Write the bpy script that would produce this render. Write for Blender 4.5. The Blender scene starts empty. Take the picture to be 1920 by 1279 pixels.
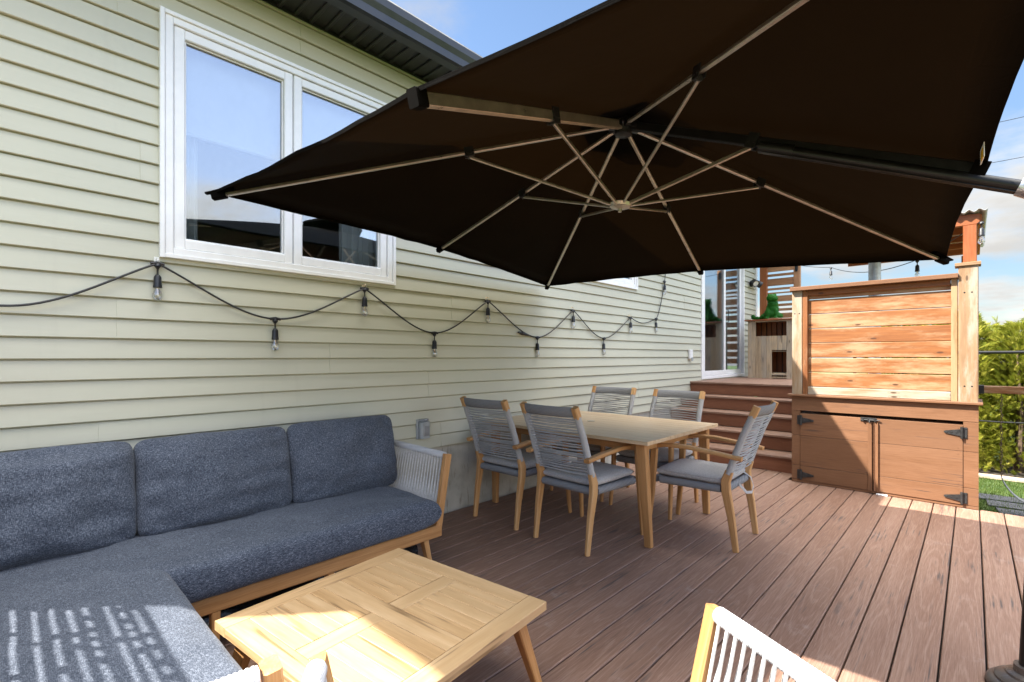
import bpy, bmesh, math, random
from math import sin, cos, pi, radians as R
from mathutils import Vector as V, Matrix, noise
random.seed(7)
S = bpy.context.scene
COL = S.collection
SUN = V((-.6, -.70, 1)).normalized()          # towards the sun

# ------------------------------------------------------------------ materials
class NT:
    def __init__(s, name, disp=False):
        s.m = bpy.data.materials.new(name); s.m.use_nodes = True
        s.t = s.m.node_tree; s.b = s.t.nodes['Principled BSDF']; s.o = s.t.nodes['Material Output']
    def n(s, typ, **k):
        x = s.t.nodes.new('ShaderNode' + typ)
        for a, v in k.items(): setattr(x, a, v)
        return x
    def put(s, sock, v):
        if hasattr(v, 'is_output') or isinstance(v, bpy.types.NodeSocket): s.t.links.new(v, sock)
        elif isinstance(v, (tuple, list)) and len(v) == 3 and sock.type == 'RGBA': sock.default_value = (*v, 1)
        else: sock.default_value = v
    def attr(s, a, out='Vector'): return s.n('Attribute', attribute_name=a).outputs[out]
    def obj(s): return s.n('TexCoord').outputs['Object']
    def gen(s): return s.n('NewGeometry').outputs['Position']
    def map(s, v, sc=(1, 1, 1), loc=(0, 0, 0), rot=(0, 0, 0)):
        m = s.n('Mapping'); s.put(m.inputs['Vector'], v)
        m.inputs['Scale'].default_value = sc; m.inputs['Location'].default_value = loc; m.inputs['Rotation'].default_value = rot
        return m.outputs[0]
    def noise(s, v, sc=1, det=3, rough=.55, dist=0, col=False):
        m = s.n('TexNoise'); s.put(m.inputs['Vector'], v); m.inputs['Scale'].default_value = sc
        m.inputs['Detail'].default_value = det; m.inputs['Roughness'].default_value = rough; m.inputs['Distortion'].default_value = dist
        return m.outputs['Color' if col else 'Fac']
    def wave(s, v, sc=1, dist=0, det=2, dsc=1, typ='BANDS', dirn='X'):
        m = s.n('TexWave'); m.wave_type = typ
        if typ == 'BANDS': m.bands_direction = dirn
        s.put(m.inputs['Vector'], v); m.inputs['Scale'].default_value = sc; m.inputs['Distortion'].default_value = dist
        m.inputs['Detail'].default_value = det; m.inputs['Detail Scale'].default_value = dsc
        return m.outputs['Fac']
    def voro(s, v, sc=1, feat='F1', out='Distance'):
        m = s.n('TexVoronoi'); m.feature = feat; m.voronoi_dimensions = '2D'; s.put(m.inputs['Vector'], v); m.inputs['Scale'].default_value = sc
        return m.outputs[out]
    def math(s, op, a, b=0., c=0.):
        m = s.n('Math', operation=op); s.put(m.inputs[0], a); s.put(m.inputs[1], b); s.put(m.inputs[2], c)
        return m.outputs[0]
    def step(s, v, lo, hi, a=0., b=1.):
        m = s.n('MapRange'); m.interpolation_type = 'SMOOTHSTEP'; s.put(m.inputs[0], v)
        for i, x in enumerate((lo, hi, a, b)): s.put(m.inputs[i + 1], x)
        return m.outputs[0]
    def mix(s, f, a, b, mode='MIX'):
        m = s.n('Mix', data_type='RGBA', blend_type=mode); s.put(m.inputs[0], f); s.put(m.inputs[6], a); s.put(m.inputs[7], b)
        return m.outputs[2]
    def ramp(s, f, st):
        m = s.n('ValToRGB'); e = m.color_ramp.elements
        while len(e) < len(st): e.new(.5)
        for i, (p, c) in enumerate(st): e[i].position = p; e[i].color = (*c, 1)
        s.put(m.inputs[0], f); return m.outputs[0]
    def sep(s, v):
        m = s.n('SeparateXYZ'); s.put(m.inputs[0], v); return m.outputs
    def comb(s, x, y, z):
        m = s.n('CombineXYZ'); s.put(m.inputs[0], x); s.put(m.inputs[1], y); s.put(m.inputs[2], z); return m.outputs[0]
    def bump(s, h, st=.3, d=.002, nrm=None):
        m = s.n('Bump'); m.inputs['Strength'].default_value = st; m.inputs['Distance'].default_value = d; s.put(m.inputs['Height'], h)
        if nrm is not None: s.put(m.inputs['Normal'], nrm)
        return m.outputs[0]
    def fin(s, col=None, rough=.5, metal=0., nrm=None, **k):
        b = s.b.inputs
        if col is not None: s.put(b['Base Color'], col)
        s.put(b['Roughness'], rough); s.put(b['Metallic'], metal)
        if nrm is not None: s.put(b['Normal'], nrm)
        for a, v in k.items(): s.put(b[a.replace('_', ' ')], v)
        return s.m

M = {}
def simple(name, col, rough=.5, metal=0., var=.12, sc=14, bump=0):
    t = NT(name); n = t.noise(t.obj(), sc, 5, .6)
    c = t.mix(t.step(n, .3, .7), tuple(x * (1 - var) for x in col), tuple(min(1, x * (1 + var)) for x in col))
    nr = t.bump(t.noise(t.obj(), sc * 12, 3), bump, .001) if bump else None
    M[name] = t.fin(c, t.step(n, .2, .8, max(.05, rough - .08), min(1, rough + .08)), metal, nr)

def wood(name, dark, mid, light, rough=.55, grain=34, weather=None, wamt=0., knots=0., streak=None, gloss=0):
    """grain runs along the first coordinate of 'gc' (metres along the piece)"""
    t = NT(name); g = t.attr('gc'); r = t.attr('rnd', 'Fac')
    w = t.noise(t.map(g, (1.1, 5, 5)), 1, 2)
    gg = t.n('VectorMath', operation='ADD'); t.put(gg.inputs[0], g); t.put(gg.inputs[1], t.comb(0., t.math('MULTIPLY', w, .05), t.math('MULTIPLY', w, .03)))
    g2 = gg.outputs[0]
    a = t.noise(t.map(g2, (1.5, grain, grain)), 1, 7, .68)
    b = t.noise(t.map(g2, (5, grain * 7, grain * 7)), 1, 3, .6)
    f = t.math('ADD', t.math('MULTIPLY', a, .72), t.math('MULTIPLY', b, .28))
    f = t.math('ADD', f, t.math('MULTIPLY', t.math('SUBTRACT', r, .5), .16))
    c = t.ramp(f, [(.30, dark), (.5, mid), (.70, light)])
    if weather:
        wn = t.noise(t.map(g, (2.4, 12, 12), (9, 3, 1)), 1, 6, .68)
        wn = t.math('ADD', wn, t.math('MULTIPLY', t.math('SUBTRACT', r, .5), .25))
        c = t.mix(t.math('MULTIPLY', t.step(wn, .42, .66), wamt), c, weather)
    if streak:
        sn = t.noise(t.map(g, (2.2, 55, 55), (4, 8, 2)), 1, 3, .5)
        pn = t.noise(t.map(g, (2.5, 6, 6), (1, 8, 7)), 1, 2)
        c = t.mix(t.math('MULTIPLY', t.math('MULTIPLY', t.step(sn, .56, .68), t.step(pn, .5, .62)), .8), c, streak)
    h = f
    if knots:
        sg = t.sep(g); kv = t.comb(t.math('MULTIPLY', sg[0], 3.2), t.math('MULTIPLY', t.math('ADD', sg[1], sg[2]), 9.), 0.)
        v = t.voro(kv, 1); vc = t.voro(kv, 1, out='Color')
        pick = t.step(t.sep(vc)[0], 1 - knots, 1 - knots + .02)
        ring = t.math('MULTIPLY', t.math('SINE', t.math('MULTIPLY', v, 60.)), t.step(v, .30, .06))
        c = t.mix(t.math('MULTIPLY', pick, t.step(v, .11, .03)), c, tuple(x * .30 for x in dark))
        c = t.mix(t.math('MULTIPLY', pick, t.math('MULTIPLY', t.step(ring, .1, 1.), .4)), c, dark)
    M[name] = t.fin(c, t.step(b, .3, .7, rough - .08, rough + .1), 0, t.bump(h, .25, .0025))

def decking(name, base, dark, pale, streak, cath=.5):
    t = NT(name); g = t.attr('gc'); r = t.attr('rnd', 'Fac'); s = t.sep(g)
    fine = t.noise(t.map(g, (9, 260, 260)), 1, 4, .65)
    big = t.noise(t.map(g, (.8, 9, 9)), 1, 4, .55)
    c = t.mix(t.step(big, .3, .7), dark, base)
    c = t.mix(t.math('MULTIPLY', t.step(fine, .42, .72), .40), c, pale)
    c = t.mix(t.math('MULTIPLY', t.step(fine, .52, .30), .35), c, tuple(x * .6 for x in dark))
    c = t.mix(t.math('MULTIPLY', t.step(r, 0., 1.), .50), c, tuple(x * .70 for x in base))
    # embossed cathedral figure: contours of (across^2 + slow noise along)
    ac = t.math('PINGPONG', t.math('ADD', s[1], 100.0), .0712)          # distance from the board's own axis
    lw = t.noise(t.map(g, (.62, .5, .5)), 1, 2, .35)
    lw2 = t.noise(t.map(g, (6, 14, 14)), 1, 2, .5)
    ph = t.math('ADD', t.math('MULTIPLY', t.math('POWER', t.math('ABSOLUTE', t.math('ADD', s[2], 0.)), 2.), 620.), t.math('MULTIPLY', lw, 15.))
    ph = t.math('ADD', ph, t.math('MULTIPLY', lw2, .45))
    ln = t.step(t.math('SINE', t.math('MULTIPLY', ph, 6.28)), .25, 1.)
    figure = t.math('MULTIPLY', ln, t.step(fine, .3, .6))
    c = t.mix(t.math('MULTIPLY', figure, cath * .45), c, pale)
    sn = t.noise(t.map(g, (3.0, 75, 75), (4, 8, 2)), 1, 3, .5)
    pn = t.noise(t.map(g, (2.2, 7, 7), (1, 8, 7)), 1, 3)
    c = t.mix(t.math('MULTIPLY', t.math('MULTIPLY', t.step(sn, .55, .68), t.step(pn, .50, .64)), .85), c, streak)
    P = t.gen()
    du = t.noise(t.map(P, (1, 1, 1)), 2.2, 6, .7); d2 = t.noise(t.map(P, (1, 1, 1), (5, 2, 0)), 8, 5, .7)
    dust = t.math('MULTIPLY', t.step(du, .53, .74), t.step(d2, .47, .72))
    c = t.mix(t.math('MULTIPLY', dust, .48 if cath > .3 else .0), c, (.52, .48, .45))
    hgt = t.math('ADD', t.math('MULTIPLY', fine, .5), t.math('MULTIPLY', ln, .35))
    M[name] = t.fin(c, t.step(big, .3, .7, .50, .66), 0, t.bump(hgt, .35, .0015), Specular_IOR_Level=.35)

def fabric(name, dark, mid, light, sc=420, var=.4, bump=.5, st=6):
    t = NT(name); o = t.attr('gc')
    a = t.noise(t.map(o, (sc, sc / st, sc / 2)), 1, 2, .6); b = t.noise(t.map(o, (sc / st, sc, sc / 2), (3, 9, 1)), 1, 2, .6)
    f = t.math('MULTIPLY', t.math('ADD', a, b), .5)
    lo = t.noise(o, 5, 4, .6)
    f2 = t.math('ADD', f, t.math('MULTIPLY', t.math('SUBTRACT', lo, .5), .10))
    c = t.ramp(f2, [(.36, dark), (.5, mid), (.64, light)])
    M[name] = t.fin(c, .92, 0, t.bump(f, bump, .0012), Specular_IOR_Level=.15, Sheen_Weight=.1)

def rope(name, col, pitch=.008, sp=None):
    t = NT(name); g = t.attr('gc'); s = t.sep(g)
    tw = t.math('SINE', t.math('MULTIPLY', t.math('ADD', s[0], t.math('MULTIPLY', s[1], .35)), 2 * pi / pitch))
    n = t.noise(t.map(g, (500, 300, 300)), 1, 2); n2 = t.noise(t.map(g, (30, 30, 30)), 1, 3)
    c = t.mix(t.step(tw, -1., .2), tuple(x * .78 for x in col), col)
    c = t.mix(t.math('MULTIPLY', t.step(n, .4, .7), .4), c, tuple(min(1, x * 1.3) for x in col))
    c = t.mix(t.math('MULTIPLY', t.step(n2, .5, .7), .25), c, tuple(x * .75 for x in col))
    M[name] = t.fin(c, .9, 0, t.bump(t.math('ADD', tw, t.math('MULTIPLY', n, .8)), .4, .0014), Specular_IOR_Level=.2)

wood('teak', (.30, .135, .040), (.46, .235, .085), (.60, .36, .16), .5, 30)
wood('teak_top', (.40, .235, .10), (.53, .34, .17), (.63, .44, .25), .42, 26, weather=(.40, .25, .115), wamt=.45, streak=(.17, .095, .04))
wood('teak_slat', (.50, .345, .20), (.62, .455, .28), (.70, .55, .37), .36, 26, weather=(.50, .36, .22), wamt=.3)
wood('cedar', (.15, .045, .009), (.24, .085, .020), (.30, .13, .042), .6, 24, weather=(.42, .285, .16), wamt=.65, knots=.40)
wood('cedar_grey', (.18, .095, .042), (.27, .165, .085), (.35, .25, .155), .7, 24, weather=(.36, .31, .245), wamt=.85, knots=.35)
wood('cedar_stain', (.17, .042, .010), (.28, .080, .020), (.36, .13, .038), .5, 16, knots=.10)
wood('pallet', (.28, .20, .12), (.48, .36, .23), (.62, .50, .35), .75, 20, weather=(.30, .27, .23), wamt=.6, knots=.14, streak=(.10, .08, .06))
wood('slat_brown', (.22, .10, .045), (.33, .16, .075), (.45, .25, .13), .6, 18, knots=.10)
decking('deck_board', (.285, .166, .114), (.215, .118, .079), (.39, .265, .20), (.075, .062, .058), .7)
decking('deck_red', (.26, .105, .055), (.19, .070, .036), (.34, .16, .095), (.06, .040, .035), .1)
decking('deck_cab', (.205, .098, .048), (.165, .075, .034), (.27, .14, .075), (.065, .04, .03), .12)
fabric('fabric_blue', (.022, .028, .042), (.062, .075, .101), (.18, .20, .245), 520, st=6)
fabric('fabric_grey', (.29, .28, .275), (.41, .398, .39), (.52, .505, .495), 420)
rope('rope_grey', (.42, .415, .41), .0075)
rope('rope_dark', (.24, .24, .245), .0075)
rope('rope_pale', (.62, .61, .60), .010); simple('rope_strand', (.62, .61, .595), .9, 0, .12, 90, bump=.3)
simple('white_trim', (.80, .80, .80), .35, var=.03)
simple('black_metal', (.014, .014, .015), .38, .3, .2, 30)
simple('black_plastic', (.012, .012, .013), .42, 0, .2, 30)
simple('bronze', (.50, .45, .385), .34, .8, .12, 20)
simple('steel', (.50, .52, .55), .30, .9, .1, 12)
simple('galvanised', (.42, .45, .48), .45, .75, .18, 25)
simple('base_plastic', (.10, .085, .075), .28, 0, .1, 9)
simple('hinge_metal', (.045, .045, .045), .45, .5, .3, 30)
simple('grey_plastic', (.36, .38, .39), .35, .1, .08, 18)
simple('dark_soffit', (.026, .026, .029), .42, .2, .15, 10)
simple('gutter_metal', (.040, .042, .048), .35, .3, .12, 8)
simple('shingle', (.06, .06, .065), .9, 0, .4, 40)
simple('tarp', (.010, .010, .011), .22, 0, .3, 9, bump=.4)
simple('room', (.48, .47, .45), .9, 0, .05)
simple('curtain', (.78, .78, .76), .9, 0, .05)
simple('copper', (.85, .70, .50), .3, .6, .05)
simple('slab', (.10, .10, .11), .85, 0, .3, 30, bump=.5)
simple('kerb_wood', (.48, .38, .27), .8, 0, .2, 12)
simple('label_white', (.85, .85, .82), .6); simple('label_yellow', (.75, .45, .02), .6)
simple('soil', (.045, .035, .025), .95, 0, .4, 9)
simple('bark', (.10, .065, .04), .9, 0, .4, 30, bump=.5)
simple('roof_panel', (.34, .34, .33), .25, 0, .1, 6)

def m_siding():
    t = NT('siding'); g = t.attr('gc'); r = t.attr('rnd', 'Fac')
    f = t.noise(t.map(g, (7, 120, 120)), 1, 4, .6); b = t.noise(t.map(t.gen(), (1, .5, 1)), 1.2, 4, .6)
    c = t.mix(t.step(b, .3, .7), (.475, .470, .372), (.515, .508, .402))
    c = t.mix(t.math('MULTIPLY', r, .22), c, (.455, .435, .345))
    c = t.mix(t.math('MULTIPLY', t.step(f, .5, .75), .20), c, (.54, .52, .45))
    st = t.noise(t.map(t.gen(), (1, 9, .5)), 1, 5, .65)
    c = t.mix(t.math('MULTIPLY', t.step(st, .58, .78), .16), c, (.36, .345, .275))
    M['siding'] = t.fin(c, .48, 0, t.bump(f, .25, .0015, t.bump(t.noise(t.map(t.gen(), (1, 2.2, 9)), 1, 2), .5, .006)), Specular_IOR_Level=.4)
m_siding()
def m_concrete():
    t = NT('concrete'); p = t.gen()
    a = t.noise(p, 3, 7, .65); b = t.noise(t.map(p, (1, 6, 1)), 5, 4, .6)
    c = t.ramp(a, [(.3, (.30, .285, .235)), (.5, (.43, .415, .36)), (.7, (.53, .51, .45))])
    c = t.mix(t.math('MULTIPLY', t.step(b, .56, .72), .6), c, (.17, .14, .10))
    M['concrete'] = t.fin(c, .85, 0, t.bump(t.noise(p, 60, 5), .4, .003))
m_concrete()
def m_canopy():
    t = NT('canopy'); g = t.attr('gc')
    f = t.noise(t.map(g, (350, 350, 350)), 1, 2); b = t.noise(t.map(g, (2.2, 2.2, 2.2)), 1, 4, .6)
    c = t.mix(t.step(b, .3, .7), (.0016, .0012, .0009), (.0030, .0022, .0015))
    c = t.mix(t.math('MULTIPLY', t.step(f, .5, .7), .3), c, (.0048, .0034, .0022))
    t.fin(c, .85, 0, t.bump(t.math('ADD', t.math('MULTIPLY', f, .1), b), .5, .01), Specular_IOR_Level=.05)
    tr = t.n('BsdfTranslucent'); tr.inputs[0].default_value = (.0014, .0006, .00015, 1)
    mx = t.n('AddShader'); t.t.links.new(t.b.outputs[0], mx.inputs[0]); t.t.links.new(tr.outputs[0], mx.inputs[1])
    t.t.links.new(mx.outputs[0], t.o.inputs[0]); M['canopy'] = t.m
m_canopy()
def m_glass(name, refl, tint=(.80, .84, .86)):
    t = NT(name); tr = t.n('BsdfTransparent'); tr.inputs[0].default_value = (*tint, 1)
    gl = t.n('BsdfGlossy'); gl.inputs['Roughness'].default_value = .008; gl.inputs[0].default_value = (.93, .96, 1, 1)
    wob = t.noise(t.gen(), 1.4, 1); t.put(gl.inputs['Normal'], t.bump(wob, .06, .01))
    fr = t.n('LayerWeight'); fr.inputs[0].default_value = .35
    f = t.math('ADD', t.math('MULTIPLY', fr.outputs['Fresnel'], .6), refl)
    mx = t.n('MixShader'); t.put(mx.inputs[0], t.math('MINIMUM', f, 1.)); t.t.links.new(tr.outputs[0], mx.inputs[1]); t.t.links.new(gl.outputs[0], mx.inputs[2])
    t.t.links.new(mx.outputs[0], t.o.inputs[0]); M[name] = t.m
m_glass('glass', .17); m_glass('bulb_glass', .16, (.96, .96, .95))
def m_leaf(name, a, b, c3):
    t = NT(name); r = t.attr('rnd', 'Fac'); n = t.noise(t.obj(), 3, 3)
    f = t.math('ADD', t.math('MULTIPLY', r, .7), t.math('MULTIPLY', n, .3))
    c = t.ramp(f, [(.15, a), (.5, b), (.85, c3)])
    t.fin(c, .6, 0, None, Specular_IOR_Level=.3)
    tr = t.n('BsdfTranslucent'); t.put(tr.inputs[0], t.mix(.5, c, (.16, .20, .02)))
    mx = t.n('MixShader'); mx.inputs[0].default_value = .4; t.t.links.new(t.b.outputs[0], mx.inputs[1]); t.t.links.new(tr.outputs[0], mx.inputs[2])
    t.t.links.new(mx.outputs[0], t.o.inputs[0]); M[name] = t.m
m_leaf('cedar_leaf', (.12, .15, .018), (.30, .31, .035), (.46, .42, .07))
m_leaf('grass_blade', (.03, .07, .012), (.07, .13, .022), (.15, .19, .05))
m_leaf('moss', (.015, .14, .010), (.03, .25, .018), (.06, .36, .03))
def m_lawn():
    t = NT('lawn'); p = t.gen(); a = t.noise(p, 2.5, 6, .65); b = t.noise(p, 60, 4, .7)
    c = t.mix(t.step(a, .35, .65), (.035, .070, .014), (.075, .115, .028)); c = t.mix(t.math('MULTIPLY', t.step(b, .5, .7), .5), c, (.12, .13, .05))
    M['lawn'] = t.fin(c, .95, 0, t.bump(b, .8, .02))
m_lawn()

# ------------------------------------------------------------------ mesh builder
def frame(d, up=(0, 0, 1)):
    d = V(d).normalized(); u = V(up); u = u - d * u.dot(d)
    if u.length < 1e-4:
        u = V((0, 1, 0)); u = u - d * u.dot(d)
        if u.length < 1e-4: u = V((1, 0, 0)) - d * d.x
    u.normalize(); return d, u, d.cross(u)
class MB:
    def __init__(s): s.v = []; s.f = []; s.g = []; s.r = []
    def add(s, vs, fs, gs=None, rnd=None):
        o = len(s.v); rnd = random.random() if rnd is None else rnd
        if gs is None: gs = [tuple(p) for p in vs]
        s.v += [tuple(p) for p in vs]; s.f += [tuple(i + o for i in f) for f in fs]; s.g += [tuple(x) for x in gs]; s.r += [rnd] * len(vs)
    def extr(s, prof, p0, p1, up=(0, 0, 1), s1=1., caps=True, cen=False, off=None, rnd=None):
        """prof = (side, up) pairs; swept from p0 to p1"""
        p0, p1 = V(p0), V(p1); d, u, w = frame(p1 - p0, up); L = (p1 - p0).length; n = len(prof)
        if off is None: off = (random.uniform(0, 60), random.uniform(0, 60), 0 if cen else random.uniform(0, 60))
        vs = []; gs = []
        for p, k, l in ((p0, 1., 0.), (p1, s1, L)):
            for a, b in prof:
                vs.append(p + w * a * k + u * b * k); gs.append((off[0] + l, off[1] + b, off[2] + a))
        fs = [(i, (i + 1) % n, n + (i + 1) % n, n + i) for i in range(n)]
        if caps: fs += [tuple(range(n))[::-1], tuple(range(n, 2 * n))]
        s.add(vs, fs, gs, rnd)
    def bar(s, p0, p1, w, h, up=(0, 0, 1), ch=.003, s1=1., cen=False, rnd=None):
        c = min(ch, w * .3, h * .3); a, b = w / 2, h / 2
        s.extr([(-a + c, -b), (a - c, -b), (a, -b + c), (a, b - c), (a - c, b), (-a + c, b), (-a, b - c), (-a, -b + c)], p0, p1, up, s1, True, cen, None, rnd)
    def box(s, lo, hi, ch=.003, axis=None, rnd=None):
        lo, hi = V(lo), V(hi); c = (lo + hi) / 2; e = hi - lo
        if axis is None: axis = max(range(3), key=lambda i: e[i])
        p0, p1 = c.copy(), c.copy(); p0[axis] = lo[axis]; p1[axis] = hi[axis]
        up = (0, 0, 1) if axis != 2 else (0, 1, 0)
        h = e[2] if axis != 2 else e[1]; w = e[1] if axis == 0 else e[0]
        s.bar(p0, p1, w, h, up, ch, rnd=rnd)
    def path(s, pts, w, h, up=(0, 0, 1), ch=.004, ss=None):
        """rectangular chamfered section swept along pts"""
        pts = [V(p) for p in pts]; n = 8; vs = []; gs = []; L = 0; off = (random.uniform(0, 60),) * 3
        for i, p in enumerate(pts):
            k = ss[i] if ss else 1.
            t = (pts[min(i + 1, len(pts) - 1)] - pts[max(i - 1, 0)]); d, u, x = frame(t, up)
            if i: L += (p - pts[i - 1]).length
            a, b = w / 2 * k, h / 2 * k; c = min(ch, a * .6, b * .6)
            for q in [(-a + c, -b), (a - c, -b), (a, -b + c), (a, b - c), (a - c, b), (-a + c, b), (-a, b - c), (-a, -b + c)]:
                vs.append(p + x * q[0] + u * q[1]); gs.append((off[0] + L, off[1] + q[0], off[2] + q[1]))
        fs = []
        for j in range(len(pts) - 1):
            fs += [(j * n + i, j * n + (i + 1) % n, (j + 1) * n + (i + 1) % n, (j + 1) * n + i) for i in range(n)]
        fs += [tuple(range(n))[::-1], tuple(range((len(pts) - 1) * n, len(pts) * n))]
        s.add(vs, fs, gs)
    def tube(s, pts, r, n=8, rf=None, caps=True):
        pts = [V(p) for p in pts]; vs = []; gs = []; L = 0; u = None; o = random.uniform(0, 50)
        for i, p in enumerate(pts):
            t = (pts[min(i + 1, len(pts) - 1)] - pts[max(i - 1, 0)]).normalized()
            if u is None: _, u, _ = frame(t)
            u = (u - t * u.dot(t)).normalized(); w = t.cross(u)
            if i: L += (p - pts[i - 1]).length
            for k in range(n):
                a = 2 * pi * k / n; rr = rf(i, a, L) if rf else r
                vs.append(p + (u * cos(a) + w * sin(a)) * rr); gs.append((o + L, a * r, 0))
        m = len(pts); fs = [(j * n + k, j * n + (k + 1) % n, (j + 1) * n + (k + 1) % n, (j + 1) * n + k) for j in range(m - 1) for k in range(n)]
        if caps: fs += [tuple(range(n))[::-1], tuple(range((m - 1) * n, m * n))]
        s.add(vs, fs, gs)
    def lathe(s, prof, o=(0, 0, 0), ax=(0, 0, 1), n=20):
        o = V(o); d, u, w = frame(ax, (1, 0, 0)); vs = []; gs = []; m = len(prof)
        for r, z in prof:
            for k in range(n):
                a = 2 * pi * k / n; vs.append(o + d * z + (u * cos(a) + w * sin(a)) * max(r, 1e-4)); gs.append((z, a * r, r))
        fs = [(j * n + k, j * n + (k + 1) % n, (j + 1) * n + (k + 1) % n, (j + 1) * n + k) for j in range(m - 1) for k in range(n)]
        fs += [tuple(range(n))[::-1], tuple(range((m - 1) * n, m * n))]
        s.add(vs, fs, gs)
    def quad(s, a, b, c, d, rnd=None): s.add([a, b, c, d], [(0, 1, 2, 3)], None, rnd)
    def build(s, name, mat, parent=None, loc=None, ang=38, smooth=True, inv=None):
        me = bpy.data.meshes.new(name); me.from_pydata(s.v, [], s.f)
        at = me.attributes.new('gc', 'FLOAT_VECTOR', 'POINT'); at.data.foreach_set('vector', [x for g in s.g for x in g])
        at = me.attributes.new('rnd', 'FLOAT', 'POINT'); at.data.foreach_set('value', s.r)
        me.materials.append(M[mat]); bm = bmesh.new(); bm.from_mesh(me); bmesh.ops.recalc_face_normals(bm, faces=bm.faces[:]); bm.to_mesh(me); bm.free()
        if smooth:
            me.polygons.foreach_set('use_smooth', [True] * len(me.polygons)); me.set_sharp_from_angle(angle=R(ang))
        o = bpy.data.objects.new(name, me); COL.objects.link(o)
        if parent is not None:
            o.parent = parent
        return o
def tag(o, label, cat, group=None):
    o['label'] = label; o['category'] = cat
    if group: o['group'] = group
    return o
def thing(name, label, cat, loc=(0, 0, 0), rz=0, group=None):
    o = bpy.data.objects.new(name, None); COL.objects.link(o); o.location = loc; o.rotation_euler = (0, 0, rz); o.empty_display_size = .1
    return tag(o, label, cat, group)
def struct(o, kind='structure'): o['kind'] = kind; return o
def lerp(a, b, t): return V(a) * (1 - t) + V(b) * t
def copy_tree(o, parent=None):
    c = o.copy(); COL.objects.link(c); c.parent = parent
    for ch in list(o.children): copy_tree(ch, c)
    return c
PX = 0.0   # wall plane

# ------------------------------------------------------------------ house
house = thing('house', 'house with pale sage lap siding, white windows and dark eaves along the deck', 'house')
YA, YB, ZS, ZT = -1.0, 10.22, .546, 3.42
OPEN = [(.615, 1.965, 1.825, 3.075), (4.52, 5.53, 2.15, 3.06), (7.60, 9.52, .90, 3.02)]
def siding():
    m = MB(); P = .1016; seams = {1.478: .401, 1.298: 1.509, .925: .332, 1.677: 2.548, 1.115: 2.316, 1.889: 4.976, 1.436: 4.484, 1.27: 5.606, .639: 2.437, 1.106: 6.426, .779: 5.606}
    n = int((ZT - ZS) / P) + 1; rs = random.Random(3)
    for k in range(0, n, 2):
        z0 = ZS + k * P; cuts = sorted([y for z, y in seams.items() if z0 <= z < z0 + 2 * P])
        y = (cuts[0] - 3.66 if cuts else YA + rs.uniform(.6, 3.4))
        while y < YB:
            if all(abs(y - c) > 1.0 for c in cuts): cuts.append(y)
            y += 3.66
        cuts = [YA] + sorted(c for c in cuts if YA < c < YB) + [YB]
        for i in range(len(cuts) - 1):
            lift = .0030 * (i % 2); rn = rs.random(); off = (rs.uniform(0, 50), rs.uniform(0, 50), rs.uniform(0, 50))
            for kk in (k, k + 1):
                if kk >= n: continue
                a0 = ZS + kk * P; a1 = min(a0 + P, ZT)
                segs = [(cuts[i], cuts[i + 1] + (.02 if i + 2 < len(cuts) and i % 2 else 0), a0, a1)]
                for (oy0, oy1, oz0, oz1) in OPEN:
                    ns = []
                    for (s0, s1, b0, b1) in segs:
                        if s1 <= oy0 or s0 >= oy1 or b1 <= oz0 or b0 >= oz1: ns.append((s0, s1, b0, b1)); continue
                        if s0 < oy0: ns.append((s0, oy0, b0, b1))
                        if s1 > oy1: ns.append((oy1, s1, b0, b1))
                        t0, t1 = max(s0, oy0), min(s1, oy1)
                        if b0 < oz0: ns.append((t0, t1, b0, oz0))
                        if b1 > oz1: ns.append((t0, t1, oz1, b1))
                    segs = ns
                for (s0, s1, b0, b1) in segs:
                    if s1 - s0 < .004 or b1 - b0 < .003: continue
                    f = lambda z: .0015 + lift + .0150 * (1 - (z - a0) / P)
                    nb = b0 == a0
                    prof = [(-.014, b0)] + ([(f(b0) - .003, b0), (f(b0), b0 + .003)] if nb else [(f(b0), b0)]) + ([(f(b1), b1), (-.014, b1)] if b1 < a1 else [(f(b1 - .007), b1 - .007), (-.006, b1 - .005), (-.006, b1), (-.014, b1)])
                    vs = [(x, yy, z) for yy in (s0, s1) for x, z in prof]; q = len(prof)
                    gs = [(off[0] + yy, off[1] + z, off[2]) for yy in (s0, s1) for x, z in prof]
                    m.add(vs, [(j, (j + 1) % q, q + (j + 1) % q, q + j) for j in range(q)] + [tuple(range(q))[::-1], tuple(range(q, 2 * q))], gs, rn)
    # end wall (faces -y)
    for k in range(n):
        a0 = ZS + k * P; m.add([(-7, YA, a0 + P), (0, YA, a0 + P), (0, YA - .013, a0), (-7, YA - .013, a0)], [(0, 1, 2, 3)])
    return m.build('siding', 'siding', house, ang=25)
siding()
m = MB()
for y0, y1 in ((YA, 2.465), (2.468, 3.70), (3.703, 4.92), (4.923, YB)): m.box((-.25, y0, -.6), (-.008, y1, ZS + .01), .003, axis=1)
m.build('foundation', 'concrete', house)
m = MB(); m.box((-.012, YB - .002, .9), (.03, YB + .06, ZT), .004); m.box((-6.9, YB + .005, .9), (-.014, YB + .05, ZT), .004); m.build('corner_post', 'white_trim', house)
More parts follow.
